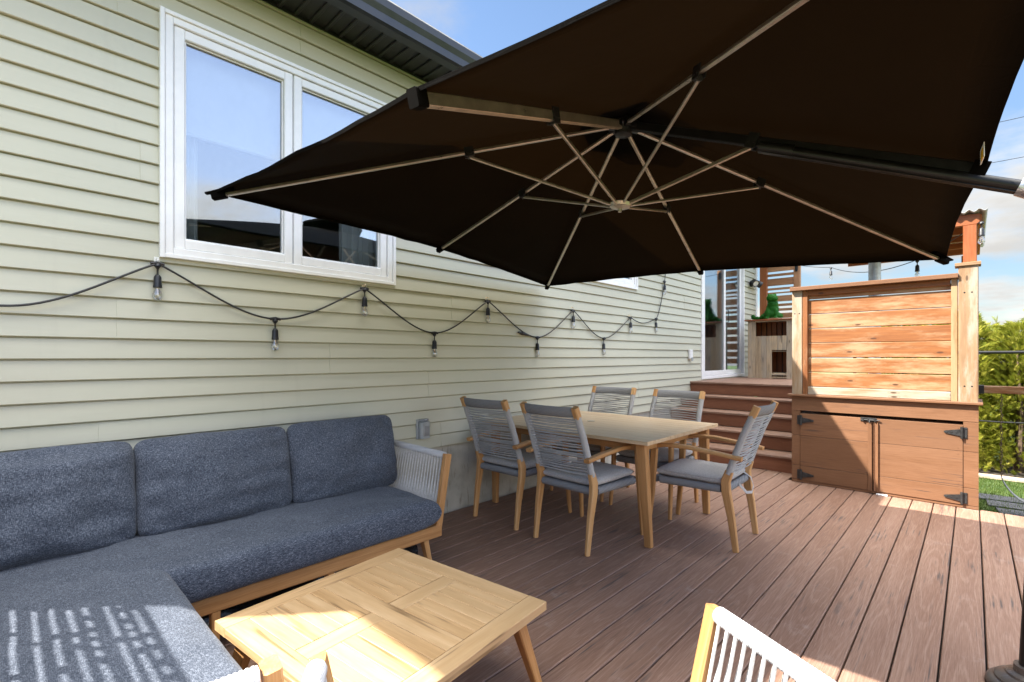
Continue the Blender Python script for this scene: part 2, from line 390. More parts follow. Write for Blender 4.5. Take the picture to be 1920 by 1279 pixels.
# eaves
YE0, YE1, XG = -1.27, 10.75, .41
m = MB()
m.box((0.002, YE0 + .02, 3.425), (XG - .075, YE1 - .02, 3.435), .002)
y = YE0 + .1
while y < YE1 - .1:
    m.box((.02, y - .012, 3.412), (XG - .085, y + .012, 3.426), .004, axis=0); y += .098
m.box((.002, YE0 + .02, 3.405), (.022, YE1 - .02, 3.427), .002)
m.build('soffit', 'dark_soffit', house)
m = MB()
prof = [(XG - .10, 3.385), (XG - .035, 3.385), (XG - .02, 3.40), (XG - .018, 3.45), (XG + .0, 3.485), (XG + .004, 3.53), (XG - .004, 3.545), (XG - .014, 3.535), (XG - .10, 3.52)]
m.add([(x, yy, z) for yy in (YE0, YE1) for x, z in prof], [(j, (j + 1) % 9, 9 + (j + 1) % 9, 9 + j) for j in range(9)] + [tuple(range(9))[::-1], tuple(range(9, 18))])
m.build('gutter', 'gutter_metal', house, ang=20)
m = MB(); xa, xb, ya, yb = -7.9, XG - .03, YE0 + .03, YE1 - .03; rx, zr = (xa + xb) / 2, 5.4; hy_ = (xb - xa) / 2
m.add([(xb, ya, 3.545), (xb, yb, 3.545), (xa, yb, 3.545), (xa, ya, 3.545), (rx, ya + hy_, zr), (rx, yb - hy_, zr), (xb, ya, 3.50), (xb, yb, 3.50), (xa, yb, 3.50), (xa, ya, 3.50)],
      [(0, 1, 5, 4), (1, 2, 5), (2, 3, 4, 5), (3, 0, 4), (0, 6, 7, 1), (1, 7, 8, 2), (2, 8, 9, 3), (3, 9, 6, 0), (9, 8, 7, 6)])
m.build('roof', 'shingle', house, smooth=False)
m = MB(); m.box((-7.8, YE0, 3.385), (XG - .102, YE0 + .10, 3.50), .004, 0); m.box((-7.8, YE0 + .102, 3.425), (0, YA + .05, 3.435), .002, 0); m.build('end_eave', 'gutter_metal', house)
# rooms behind the glass
def room(y0, y1, z0, z1, dep=2.2):
    m = MB(); a = (-.014, -dep)
    m.quad((a[1], y0, z0), (a[1], y1, z0), (a[1], y1, z1), (a[1], y0, z1)); m.quad((a[0], y0, z0), (a[1], y0, z0), (a[1], y0, z1), (a[0], y0, z1))
    m.quad((a[0], y1, z0), (a[1], y1, z0), (a[1], y1, z1), (a[0], y1, z1)); m.quad((a[0], y0, z0), (a[0], y1, z0), (a[1], y1, z0), (a[1], y0, z0)); m.quad((a[0], y0, z1), (a[0], y1, z1), (a[1], y1, z1), (a[1], y0, z1))
    m.build('interior', 'room', house, smooth=False)
room(-.6, 3.2, .95, 3.3); room(4.2, 6.0, .95, 3.3); room(7.3, 9.8, .93, 3.3)
def framebars(m, y0, y1, z0, z1, w, x0, x1, ch=.004):
    m.box((x0, y0, z0), (x1, y0 + w, z1), ch, 2); m.box((x0, y1 - w, z0), (x1, y1, z1), ch, 2)
    m.box((x0, y0 + w, z0), (x1, y1 - w, z0 + w), ch, 1); m.box((x0, y0 + w, z1 - w), (x1, y1 - w, z1), ch, 1)
def window(y0, y1, z0, z1, mids, lab):
    m = MB(); framebars(m, y0 + .024, y1 - .024, z0 + .02, z1 - .022, .038, -.05, .026); w = m.build('window', 'white_trim', house); w['label'] = lab
    m = MB(); framebars(m, y0, y1, z0, z1, .0225, -.01, .036, .003); m.build('trim', 'siding' if 0 else 'white_trim', w)
    ed = [y0 + .062] + mids + [y1 - .062]
    for i in range(len(ed) - 1):
        m = MB(); framebars(m, ed[i] + .003, ed[i + 1] - .003, z0 + .06, z1 - .062, .052, -.035, .014, .005)
        framebars(m, ed[i] + .056, ed[i + 1] - .056, z0 + .113, z1 - .115, .008, -.030, -.004, .002); m.build('sash', 'white_trim', w)
        m = MB(); m.box((-.022, ed[i] + .06, z0 + .118), (-.017, ed[i + 1] - .06, z1 - .12), .001); m.build('pane', 'glass', w)
    return w
w1 = window(.575, 2.006, 1.79, 3.10, [1.27], 'large white two sash window beside the umbrella')
window(4.48, 5.566, 2.11, 3.10, [], 'small white window mostly hidden by the umbrella')
def drape(y0, y1, z0, z1, x, n=40):
    m = MB(); vs = []
    for i in range(n + 1):
        y = y0 + (y1 - y0) * i / n; a = x + .022 * sin(i * 1.25) + .01 * sin(i * .5)
        vs += [(a, y, z0), (a, y, z1)]
    m.add(vs, [(2 * i, 2 * i + 2, 2 * i + 3, 2 * i + 1) for i in range(n)]); m.build('curtain', 'curtain', house)
drape(.60, .79, 1.2, 3.2, -.16); drape(1.66, 1.99, 1.2, 3.2, -.16); drape(9.0, 9.5, .95, 3.2, -.2)
m = MB(); m.box((-.11, .62, 2.53), (-.104, 1.98, 3.2), .001); m.tube([(-.107, .62, 2.525), (-.107, 1.98, 2.525)], .012, 10); m.build('roller_blind', 'curtain', house)
# sliding patio door
m = MB(); framebars(m, 7.582, 9.54, .905, 3.05, .05, -.06, .03); d = m.build('patio_door', 'white_trim', house)
for a, b, x in ((7.634, 8.60, .008), (8.52, 9.488, -.03)):
    m = MB(); framebars(m, a, b, .958, 2.998, .075, x - .017, x + .017, .004); s_ = m.build('door_panel', 'white_trim', d)
    m = MB(); m.box((x - .004, a + .07, 1.03), (x + .002, b - .07, 2.925), .001); m.build('pane', 'glass', d)
m = MB(); m.tube([(.045, 8.63, 1.85), (.06, 8.63, 1.87), (.06, 8.63, 2.05), (.045, 8.63, 2.07)], .007, 8); m.build('door_handle', 'black_metal', d)
# fittings fixed to the wall
t = thing('outlet_cover', 'grey weatherproof outlet cover on the siding between sofa and dining chairs', 'outlet cover')
m = MB(); m.box((.008, 2.195, .635), (.03, 2.30, .785), .006, 2); m.build('box', 'grey_plastic', t)
m = MB(); m.box((.030, 2.203, .640), (.075, 2.292, .765), .022, 2); m.build('lid', 'grey_plastic', t)
m = MB(); m.tube([(.035, 2.20, .778), (.035, 2.295, .778)], .008, 10); m.box((.07, 2.225, .66), (.079, 2.27, .735), .004, 2); m.build('hinge', 'steel', t)
t = thing('vent_hood', 'small white vent box on the siding left of the patio door', 'vent')
m = MB(); m.box((.01, 7.10, 1.235), (.05, 7.20, 1.37), .012, 2); m.build('cover', 'white_trim', t)
m = MB(); m.box((.05, 7.125, 1.20), (.065, 7.175, 1.25), .004, 2); m.build('flap', 'grey_plastic', t)
t = thing('flood_light', 'black twin flood light mounted on the siding beside the patio door', 'wall light')
m = MB(); m.lathe([(.0, 0), (.06, .0), (.06, .03), (.035, .04)], (.012, 9.92, 2.66), (1, 0, 0), 18); m.tube([(.05, 9.92, 2.66), (.10, 9.92, 2.66)], .02, 10); m.build('mount', 'black_plastic', t)
for yy, d_ in ((9.84, (.5, -.5, -.45)), (10.02, (.6, .4, -.45))):
    p = V((.11, yy, 2.67)); d_ = V(d_).normalized()
    m = MB(); m.lathe([(.015, -.06), (.045, -.05), (.055, .0), (.065, .07), (.06, .075), (.05, .06)], p, d_, 18); h_ = m.build('lamp_head', 'black_plastic', t)
    m = MB(); m.lathe([(.001, .061), (.05, .06)], p, d_, 18); m.build('lens', 'white_trim', h_)

# ------------------------------------------------------------------ deck, landing, stairs
m = MB(); x = 3.151 - .1425 * 22 + .0025
while x < 5.2:
    xa, xb = x + .0005, x + .1365; yend = 5.575
    xa = max(xa, .002)
    if xb < .02: x += .1425; continue
    if xb < 1.78: yend = 5.90
    c = (xa + xb) / 2; w = xb - xa
    pf = [(-w / 2, -.024), (w / 2, -.024), (w / 2, -.004), (w / 2 - .0035, 0), (-w / 2 + .0035, 0), (-w / 2, -.004)]
    ys = [-2.6, yend]; j = -2.6 + ((x * 37.7) % 3.6)
    m.extr(pf, (c, -2.6, 0), (c, yend, 0), (0, 0, 1), cen=True)
    x += .1425
deck = struct(m.build('deck_floor', 'deck_board'))
m = MB(); m.box((-.0, -2.6, -.30), (5.2, 5.55, -.06), .002); m.box((0, 5.55, -.30), (1.8, 5.9, -.06), .002); m.box((1.8, 5.552, -.30), (5.2, 5.574, -.03), .002); m.box((5.2, -2.6, -.45), (5.22, 5.574, -.03), .002)
struct(m.build('deck_shade_base', 'black_plastic'))  # solid slab, black so the board gaps look shaded; rim boards included
# landing
m = MB(); ZL = .89
y = 7.16
while y < 10.35:
    m.extr([(-.068, -.024), (.068, -.024), (.068, -.003), (.065, 0), (-.065, 0), (-.068, -.003)], (.004, y + .07, ZL), (3.12 if y < 7.4 else 1.95, y + .07, ZL), cen=True); y += .1425
y = 6.0
while y < 7.1:
    m.extr([(-.068, -.024), (.068, -.024), (.068, -.003), (.065, 0), (-.065, 0), (-.068, -.003)], (1.80, y + .07, ZL), (3.12, y + .07, ZL), cen=True); y += .1425
struct(m.build('landing_floor', 'deck_board'))
m = MB(); m.box((3.10, 5.96, -.45), (3.13, 7.58, ZL - .03), .003); m.box((1.96, 7.55, -.45), (3.098, 7.58, ZL - .03), .003); m.box((1.93, 7.55, -.45), (1.958, 10.4, ZL - .03), .003); m.box((0.0, 10.37, -.45), (1.928, 10.40, ZL - .03), .003); struct(m.build('landing_skirt', 'deck_red'))
st = thing('deck_stairs', 'reddish brown composite stairs climbing from the deck to the landing by the patio door', 'stairs')
nos = [5.87, 6.19, 6.52, 6.85, 7.16]
for k in range(5):
    z1 = .178 * (k + 1); z0 = .178 * k
    m = MB(); m.box((.005, nos[k] + .025, z0 + (.002 if k else .0)), (1.785, nos[k] + .045, z1 - .026), .002); m.build('riser', 'deck_red', st)
    if k < 4:
        m = MB(); w = .158
        for q in range(2): m.extr([(-w / 2, -.024), (w / 2, -.024), (w / 2, -.004), (w / 2 - .004, 0), (-w / 2 + .004, 0), (-w / 2, -.004)], (.006, nos[k] + .084 + q * .163, z1), (1.785, nos[k] + .084 + q * .163, z1), cen=True)
        m.build('tread', 'deck_board', st)

# ------------------------------------------------------------------ storage cabinet + privacy screen
YC = 5.54
cab = thing('storage_cabinet', 'brown composite deck storage cabinet with two hinged doors under the cedar screen', 'cabinet')
m = MB(); m.box((1.775, YC, .725), (3.145, YC + .022, .862), .002)
for z0, z1 in ((.03, .172), (.175, .474), (.477, .722)):
    m.box((1.775, YC, z0), (1.850, YC + .022, z1), .0015, 0); m.box((3.052, YC, z0), (3.145, YC + .022, z1), .0015, 0)
m.box((3.123, YC + .022, .0), (3.145, 5.98, .862), .002); m.box((1.775, YC + .022, 0), (1.797, 5.98, .862), .002); m.box((1.8, YC + .025, .0), (3.12, 5.97, .70), .002)
m.box((1.775, YC + .002, .004), (3.145, YC + .022, .027), .002); m.build('body', 'deck_cab', cab)
m = MB(); m.box((1.745, YC - .035, .866), (3.17, YC + .12, .890), .005); m.box((1.745, YC + .123, .866), (3.17, 5.99, .890), .005); m.build('top', 'deck_cab', cab)
def hinge(par, x, z, sgn):
    h = MB(); h.box((x - .022, YC - .007, z - .046), (x + .022, YC - .001, z + .046), .001, 2)
    a, b = x + sgn * .018, x + sgn * .118
    h.add([(a, YC - .016, z - .03), (a, YC - .016, z + .03), (b, YC - .016, z + .010), (b + sgn * .008, YC - .016, z), (b, YC - .016, z - .010), (a, YC - .010, z - .03), (a, YC - .010, z + .03), (b, YC - .010, z + .010), (b + sgn * .008, YC - .010, z), (b, YC - .010, z - .010)],
          [(0, 1, 2, 3, 4), (9, 8, 7, 6, 5)] + [(i, i + 5, (i + 1) % 5 + 5, (i + 1) % 5) for i in range(5)])
    h.tube([(x + sgn * .012, YC - .018, z - .05), (x + sgn * .012, YC - .018, z + .05)], .0085, 10)
    for q in (.045, .075, .105): h.lathe([(.0055, 0), (.005, .003), (.001, .004)], (x + sgn * q, YC - .016, z), (0, -1, 0), 8)
    for q in (-.035, .035): h.lathe([(.0055, 0), (.005, .003), (.001, .004)], (x - sgn * .012, YC - .007, z + q), (0, -1, 0), 8)
    h.build('hinge', 'hinge_metal', par)
for x0, x1, sg in ((1.853, 2.440, 1), (2.447, 3.049, -1)):
    m = MB()
    for z0, z1 in ((.03, .172), (.1745, .474), (.4765, .695)): m.box((x0, YC - .006, z0), (x1, YC + .018, z1), .0018, 0)
    for z in (.05, .15, .20, .45, .50, .67):
        for xx in (x0 + .03, x1 - .03): m.lathe([(.004, 0), (.0035, .0015), (.0005, .002)], (xx, YC - .006, z), (0, -1, 0), 8)
    dr = m.build('door', 'deck_cab', cab)
    xe = x1 if sg > 0 else x0
    m = MB(); m.box((xe - sg * .034, YC - .014, .03), (xe - sg * .004, YC - .0065, .66), .002, 2); m.build('edge_strip', 'deck_cab', dr)
    xh = x0 - .006 if sg > 0 else x1 + .006
    hinge(dr, xh, .63, sg); hinge(dr, xh, .085, sg)
    if sg > 0:
        h = MB(); h.box((x1 - .09, YC - .012, .665), (x1 + .03, YC - .006, .70), .002, 0); h.tube([(x1 - .085, YC - .02, .682), (x1 + .055, YC - .02, .682)], .006, 8); h.tube([(x1 - .02, YC - .02, .682), (x1 - .02, YC - .035, .66)], .004, 8)
        for q in (-.07, -.03, .02): h.box((x1 + q - .006, YC - .028, .668), (x1 + q + .006, YC - .012, .697), .002, 2)
        h.build('bolt_latch', 'hinge_metal', dr)
m = MB(); m.box((2.47, YC - .03, .001), (2.55, YC - .004, .014), .003); tag(m.build('door_stop', 'white_trim'), 'small white block on the deck below the cabinet doors', 'door stop')

scr = thing('privacy_screen', 'weathered cedar board privacy screen standing on the storage cabinet', 'privacy screen')
zb = .890
m = MB(); m.box((1.775, 5.55, zb), (1.865, 5.64, 1.925), .004); m.build('post', 'cedar_grey', scr)
m = MB(); m.box((3.022, 5.53, zb), (3.145, 5.645, 2.02), .006); m.build('post', 'cedar_grey', scr)
for x0, x1 in ((1.868, 1.912), (2.976, 3.018)):
    m = MB(); m.box((x0, 5.552, zb), (x1, 5.64, 1.925), .003); m.build('stile', 'cedar', scr)
m = MB(); m.box((1.915, 5.556, zb + .001), (2.973, 5.63, .965), .003); m.build('bottom_rail', 'cedar_grey', scr)
m = MB(); m.box((1.765, 5.505, 1.926), (3.02, 5.66, 1.965), .004); m.build('cap_rail', 'deck_cab', scr)
m = MB(); m.box((1.915, 5.562, 1.872), (2.973, 5.625, 1.925), .003); m.build('top_rail', 'cedar', scr)
zz = [.968, 1.112, 1.257, 1.402, 1.547, 1.692, 1.838]; rs = random.Random(5)
for i, z in enumerate(zz):
    z1 = (zz[i + 1] if i < 6 else 1.895) - rs.uniform(.003, .008)
    m = MB(); m.bar((1.913, 5.597, (z + z1) / 2 + rs.uniform(-.001, .001)), (2.975, 5.597, (z + z1) / 2 + rs.uniform(-.002, .002)), .022, z1 - z, ch=.005); m.build('board', 'cedar', scr)
m = MB(); m.box((3.0, 5.515, 2.021), (3.16, 5.655, 2.05), .004); m.build('post_cap', 'cedar_grey', scr)
for o_, pts_ in ((scr.children[0], ((1.80, 1.70), (1.84, 1.70))), (scr.children[1], ((3.06, 1.80), (3.105, 1.80), (3.06, 1.02), (3.105, 1.02)))):
    for x, z in pts_:
        yq = 5.55 if x < 2.5 else 5.53
        m = MB(); m.lathe([(.0065, 0), (.0055, .0012), (.0005, .0016)], (x, yq, z), (0, -1, 0), 8); m.build('screw', 'black_metal', o_)
# pergola behind the screen
pg = thing('pergola', 'orange stained pergola post and slatted roof rising behind the privacy screen', 'pergola')
m = MB(); m.box((3.05, 5.545, 2.051), (3.135, 5.63, 2.36), .004); m.build('post', 'cedar_stain', pg)
m = MB(); m.box((2.0, 5.55, 2.361), (3.15, 5.60, 2.45), .004, 0); m.build('beam', 'cedar_stain', pg)
for k, yy in enumerate((5.95, 6.35, 6.75, 7.15)):
    m = MB(); m.box((2.0, yy, 2.37), (3.13, yy + .04, 2.43), .003, 0); m.build('rafter', 'cedar_stain', pg)
m = MB(); m.box((3.135, 5.602, 2.361), (3.165, 7.25, 2.45), .004, 1); m.build('side_beam', 'cedar_stain', pg)
m = MB(); n = 90; vs = []
for i in range(n + 1):
    xx = 1.95 + (3.20 - 1.95) * i / n; z = 2.465 + .012 * sin(i * 1.4)
    vs += [(xx, 5.50, z), (xx, 7.35, z)]
m.add(vs, [(2 * i, 2 * i + 2, 2 * i + 3, 2 * i + 1) for i in range(n)]); o = m.build('roof_sheet', 'roof_panel', pg)
o.modifiers.new('solid', 'SOLIDIFY').thickness = .003
m = MB(); m.box((3.02, 7.20, .895), (3.11, 7.29, 2.36), .004); m.build('post', 'cedar_stain', pg)
t = thing('flue_pipe', 'grey galvanised pipe standing behind the privacy screen', 'pipe')
m = MB(); m.lathe([(.054, .0), (.054, 2.0)], (2.365, 6.3, .89), n=24); m.build('pipe', 'galvanised', t)
m = MB(); m.lathe([(.075, 0), (.075, .02), (.057, .03)], (2.365, 6.3, .89), n=24); m.build('flange', 'galvanised', t)
m = MB(); m.lathe([(.054, 0), (.10, .03), (.11, .05), (.02, .10)], (2.365, 6.3, 2.9), n=24); m.build('rain_cap', 'galvanised', t)

# slat screen at the back of the landing
sl = thing('slat_screen', 'brown slatted privacy screen with light gaps behind the pallet cabinet', 'privacy screen')
for x0, x1, mt in ((.07, .20, 'cedar_stain'), (.66, .77, 'slat_brown')):
    m = MB(); m.box((x0, 10.28, ZL), (x1, 10.36, 3.05), .004); m.build('post', mt, sl)
gaps = [1.10, 1.24, 1.38, 1.55, 1.69, 1.84, 1.98, 2.12, 2.21, 2.30, 2.455, 2.525, 2.61, 2.79, 2.88, 3.04]
for i in range(len(gaps) - 1):
    m = MB(); m.box((.20, 10.30, gaps[i] + .021), (.66, 10.322, gaps[i + 1] - .021), .002, 0); m.build('board', 'slat_brown', sl)
m = MB(); m.box((.685, 10.262, 2.86), (.735, 10.279, 3.0), .004, 2); m.build('strap_hinge', 'black_metal', sl)

# pallet wood cabinet
pc = thing('pallet_cabinet', 'rustic pallet wood cabinet with two open cubbies on the landing', 'cabinet')
x0, x1, y0, y1, z0, z1 = .225, 1.12, 9.10, 9.55, ZL, 1.885
def planks(name, mat, parts):
    m = MB()
    for lo, hi in parts: m.box(lo, hi, .002, 2)
    return m.build(name, mat, pc)
P_ = []
xs = [.225, .352, .442, .527, .612, .697, .773, .838]
P_.append(((xs[0], y0, z0), (xs[1] - .003, y0 + .02, z1))); P_.append(((.838, y0, z0), (.955, y0 + .02, z1))); P_.append(((.958, y0, z0), (1.12, y0 + .02, z1)))
for i in range(1, 7):
    za = z0 if i < 4 else 1.375
    P_.append(((xs[i], y0, za), (xs[i + 1] - .003, y0 + .02, 1.618)))
planks('front', 'pallet', P_)
planks('side', 'pallet', [((x0, y0 + .021, z0), (x0 + .02, y0 + .2, z1)), ((x0, y0 + .203, z0), (x0 + .02, y1, z1))]); planks('side', 'pallet', [((1.10, y0 + .021, z0), (1.12, y0 + .2, z1)), ((1.10, y0 + .203, z0), (1.12, y1, z1))])
m = MB(); m.box((x0 + .02, y1 - .018, z0), (x1 - .02, y1, z1 - .001), .002); m.build('shade_sheet', 'soil', pc)  # dark sheet added behind the slats to stop light and darken the cubbies
planks('back_slats', 'cedar_stain', [((x0 + .02 + i * .085 + .004 * (i % 3), y1 - .04, z0), (x0 + .095 + i * .085, y1 - .02, z1 - (.0))) for i in range(10)])
m = MB()
for z in (1.60, .985, 1.36): m.box((x0 + .021, y0 + .022, z - .012), (1.098, y1 - .041, z), .002, 0)
m.box((.612, y0 + .001, .945), (.838, y0 + .018, .975), .002, 0); m.box((.352, y0 + .002, 1.862), (.838, y0 + .018, 1.884), .002, 0); m.box((.612, y0 + .001, .90), (.838, y0 + .018, .92), .002, 0); m.build('shelf', 'pallet', pc)
m = MB()
for i in range(4): m.box((.18, y0 - .04 + i * .13, z1 + .001), (1.15, y0 + .086 + i * .13, z1 + .022), .003, 0)
m.build('top', 'cedar_stain', pc)
m = MB(); m.box((.56, 9.12, 1.9085), (.70, 9.20, 1.926), .004, 0); m.bar((.50, 9.14, 1.9165), (.75, 9.18, 1.9165), .03, .015); tag(m.build('wood_offcut', 'cedar_grey'), 'small pale wood offcut lying in front of the green moss animal', 'wood scrap')

# moss animal (sitting, tail out to the left) - one continuous body
def moss_animal():
    o = V((.55, 9.30, 1.907))
    bl = [((.0, 0, .10), (.12, .12, .11)), ((.02, -.01, .19), (.10, .10, .12)), ((.03, -.03, .27), (.085, .085, .09)), ((.02, -.05, .37), (.085, .085, .075)), ((.07, -.08, .355), (.055, .05, .04)),
          ((-.03, -.03, .43), (.025, .02, .03)), ((.06, -.01, .43), (.025, .02, .03)), ((.09, -.07, .10), (.035, .04, .10)), ((-.03, -.10, .10), (.035, .04, .10)), ((.10, -.12, .025), (.035, .06, .025)), ((-.03, -.15, .025), (.035, .06, .025)),
          ((-.10, .0, .06), (.07, .10, .06)), ((.11, .03, .06), (.06, .10, .06)), ((-.16, -.02, .035), (.07, .035, .033)), ((-.23, -.04, .035), (.06, .032, .032)), ((-.285, -.05, .06), (.035, .03, .045))]
    m = MB()
    for c, r in bl:
        bm = bmesh.new(); bmesh.ops.create_icosphere(bm, subdivisions=3, radius=1)
        m.add([o + V(c) + V((v.co.x * r[0], v.co.y * r[1], v.co.z * r[2])) for v in bm.verts], [tuple(v.index for v in f.verts) for f in bm.faces]); bm.free()
    a = m.build('moss_animal', 'moss')
    tag(a, 'bright green moss covered sitting animal sculpture on top of the pallet cabinet', 'garden figure')
    md = a.modifiers.new('r', 'REMESH'); md.mode = 'VOXEL'; md.voxel_size = .012
    fm = MB(); rs = random.Random(11)
    for c, r in bl:
        for _ in range(int(9000 * (r[0] * r[1] + r[1] * r[2]))):
            d = V((rs.gauss(0, 1), rs.gauss(0, 1), rs.gauss(0, 1))).normalized()
            p = o + V(c) + V((d.x * r[0], d.y * r[1], d.z * r[2]))
            if any(sum(((p - o - V(c2))[i] / r2[i]) ** 2 for i in range(3)) < .9 for c2, r2 in bl): continue
            if p.z < o.z + .003: continue
            q = p + (d + V((rs.uniform(-.5, .5), rs.uniform(-.5, .5), rs.uniform(-.2, .6)))).normalized() * rs.uniform(.012, .026)
            w = d.cross(V((rs.random(), rs.random(), rs.random()))).normalized() * .003
            fm.add([p - w, p + w, q], [(0, 1, 2)])
    fm.build('fur', 'moss', a, smooth=False)
moss_animal()

# ------------------------------------------------------------------ string lights
def bulb(par, p, drop=.055, s=1.):
    """socket hanging from p with its clear bulb"""
    p = V(p); m = MB()
    m.lathe([(.006, 0), (.013, -.006), (.016, -.018), (.007, -.030), (.0045, -.034), (.0045, -drop - .03), (.010, -drop - .034), (.0165, -drop - .045), (.018, -drop - .085), (.0195, -drop - .088), (.0195, -drop - .10), (.012, -drop - .101)], p, n=14)
    so = m.build('socket', 'black_plastic', par)
    q = p + V((0, 0, -drop - .1015)); m = MB()
    m.lathe([(.011, 0), (.012, -.008), (.0185, -.022), (.0225, -.036), (.0215, -.050), (.013, -.062), (.001, -.066)], q, n=16); m.build('bulb', 'bulb_glass', so)
    m = MB(); m.lathe([(.005, 0), (.004, -.015), (.002, -.018)], q, n=8)
    m.tube([q + V((.004, 0, -.016)), q + V((.009, .003, -.045)), q + V((0, .008, -.028)), q + V((-.009, 0, -.046)), q + V((-.004, 0, -.016))], .0011, 5); m.build('filament', 'copper', so)
XC = .032
sl1 = thing('string_light', 'black bulb string light looping in low swags along the house siding', 'string light')
KN = [(-.6, 1.75), (.001, 1.491), (.565, 1.752), (1.154, 1.497), (1.75, 1.742), (2.361, 1.454), (2.936, 1.753), (3.61, 1.455), (4.185, 1.757), (4.787, 1.478), (5.375, 1.750), (6.06, 1.772), (6.30, 2.30), (6.42, 3.0)]
tops = {-.6, .565, 1.75, 2.936, 4.185, 5.375}
pts = []
for i in range(len(KN) - 1):
    (ya, za), (yb, zb_) = KN[i], KN[i + 1]; N_ = 18
    for j in range(N_):
        t_ = j / N_; y = ya + (yb - ya) * t_
        if ya in tops and yb < 5.8:                       # falls from a hook to a valley
            u = 1 - t_; k = .55 * u * u + .45 * (3 * u * u - 2 * u ** 3); z = zb_ + (za - zb_) * k
        elif ya in tops:
            z = za + (zb_ - za) * t_ - .075 * sin(pi * t_) * (1 - .3 * t_)
        elif yb in tops:
            u = t_; k = .55 * u * u + .45 * (3 * u * u - 2 * u ** 3); z = za + (zb_ - za) * k
        elif i == len(KN) - 2: z = za + (zb_ - za) * t_
        else: z = za + (zb_ - za) * t_ ** 1.5
        pts.append((XC + .006 * sin(y * 5), y, z))
m = MB(); m.tube(pts, .0055, 8)
o = m.build('cable', 'black_plastic', sl1)
m = MB(); a, b = V((XC, 3.33, 1.495)), V((XC + .004, 3.47, 1.468)); m.tube([a, lerp(a, b, .3), lerp(a, b, .32), lerp(a, b, .5), lerp(a, b, .52), lerp(a, b, .75), b], .012, 10, rf=lambda i, a_, L: (.008, .012, .016, .016, .012, .012, .007)[i]); m.build('plug', 'black_plastic', sl1)
for (y, z) in KN[2:-1]:
    bulb(sl1, (XC + .006 * sin(y * 5), y, z + .004), .03 if y < 6 else .02)
    m = MB(); m.tube([(XC, y - .03, z - .002), (XC, y, z + .004), (XC, y + .03, z - .002)], .0085, 8); m.build('junction', 'black_plastic', sl1)
    if y in tops:
        m = MB(); m.box((.014, y - .012, z + .004), (.018, y + .012, z + .036), .002, 2); m.tube([(.02, y, z + .03), (.045, y, z + .028), (.05, y, z + .014), (.04, y, z + .008)], .003, 6); m.build('hook', 'label_white' if y < .6 else 'copper', sl1)
sl2 = thing('string_light', 'black bulb string light sagging over the landing behind the screen', 'string light')
A_, Q1, Q2, B_ = V((3.15, 5.53, 2.37)), V((2.703, 6.378, 2.245)), V((1.556, 8.635, 2.612)), V((.75, 10.25, 2.97))
pts = []
for P0, P1, sg in ((A_, Q1, .03), (Q1, Q2, .10), (Q2, B_, .03)):
    for j in range(20):
        t_ = j / 20; p = lerp(P0, P1, t_); p.z -= sg * 4 * t_ * (1 - t_) * (1 if P0 is Q1 else .5); pts.append(p)
pts.append(B_); m = MB(); m.tube(pts, .0045, 6); m.build('cable', 'black_plastic', sl2)
for p in (Q1, Q2, A_ + V((.012, -.02, .0))): bulb(sl2, p, .02)

# ------------------------------------------------------------------ umbrella
UA = dict(A=(.335, .738, 2.083), B=(.100, 3.665, 1.945), C=(2.995, 3.955, 1.852), D=(3.313, 1.062, 2.095), AB=(.235, 2.235, 2.062), BC=(1.548, 3.827, 1.94), DA=(1.823, .900, 2.100), CD=(3.149, 2.501, 1.963))
UA = {k: V(v) for k, v in UA.items()}; APX = V((1.70, 2.39, 2.56)); LH = V((1.690, 2.37, 2.108)); NRM = V((.032, .052, 1)).normalized()
um = thing('cantilever_umbrella', 'large black square cantilever umbrella with bronze ribs spread over the deck', 'umbrella')
def canopy():
    m = MB(); ring = ['A', 'AB', 'B', 'BC', 'C', 'CD', 'D', 'DA']; top = APX + NRM * .035; n = 14
    for i in range(8):
        P, Q = UA[ring[i]] + NRM * .018, UA[ring[(i + 1) % 8]] + NRM * .018
        vs = []; idx = {}; gs = []
        for a in range(n + 1):
            for b in range(a + 1):
                r = a / n; s = b / a if a else 0
                e = lerp(P, Q, s); inw = (APX - e); inw.z = 0; inw.normalize()
                e = e + inw * (.022 * 4 * s * (1 - s)) + V((0, 0, .012 * 4 * s * (1 - s)))
                p = lerp(top, e, r); p.z += .035 * sin(pi * r) * .5 - .03 * 4 * s * (1 - s) * r * (1 - r * .6)
                p.z += (.010 * noise.noise(V((s * 5 + i * 5, r * 3, 0))) + .006 * noise.noise(V((s * 16 + i * 5, r * 3, 3)))) * r * 4 * s * (1 - s)
                idx[a, b] = len(vs); vs.append(p); gs.append((p.x, p.y, p.z * 3))
        fs = []
        for a in range(n):
            for b in range(a + 1):
                fs.append((idx[a, b], idx[a + 1, b], idx[a + 1, b + 1]))
                if b < a: fs.append((idx[a, b], idx[a + 1, b + 1], idx[a, b + 1]))
        m.add(vs, fs, gs)
        # hem folded under the edge
        hv = []; 
        for b in range(n + 1):
            p = vs[idx[n, b]]; q = V(p); q.z -= .013; inw = APX - p; inw.z = 0; inw.normalize(); hv += [p, q + inw * .004]
        m.add(hv, [(2 * b, 2 * b + 2, 2 * b + 3, 2 * b + 1) for b in range(n)])
    for k in ('A', 'B', 'C', 'D'):                          # pointed corner ends
        p = UA[k] + NRM * .012; d = UA[k] - APX; d.normalize(); u, w = frame(d, (0, 0, 1))[1:]
        m.bar(p - d * .10, p + d * .035, .05, .018, (0, 0, 1), .006, .5)
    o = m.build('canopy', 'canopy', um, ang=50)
    bm = bmesh.new(); bm.from_mesh(o.data); bmesh.ops.remove_doubles(bm, verts=bm.verts[:], dist=.0004); bm.to_mesh(o.data); bm.free()
    return o
cn = canopy()
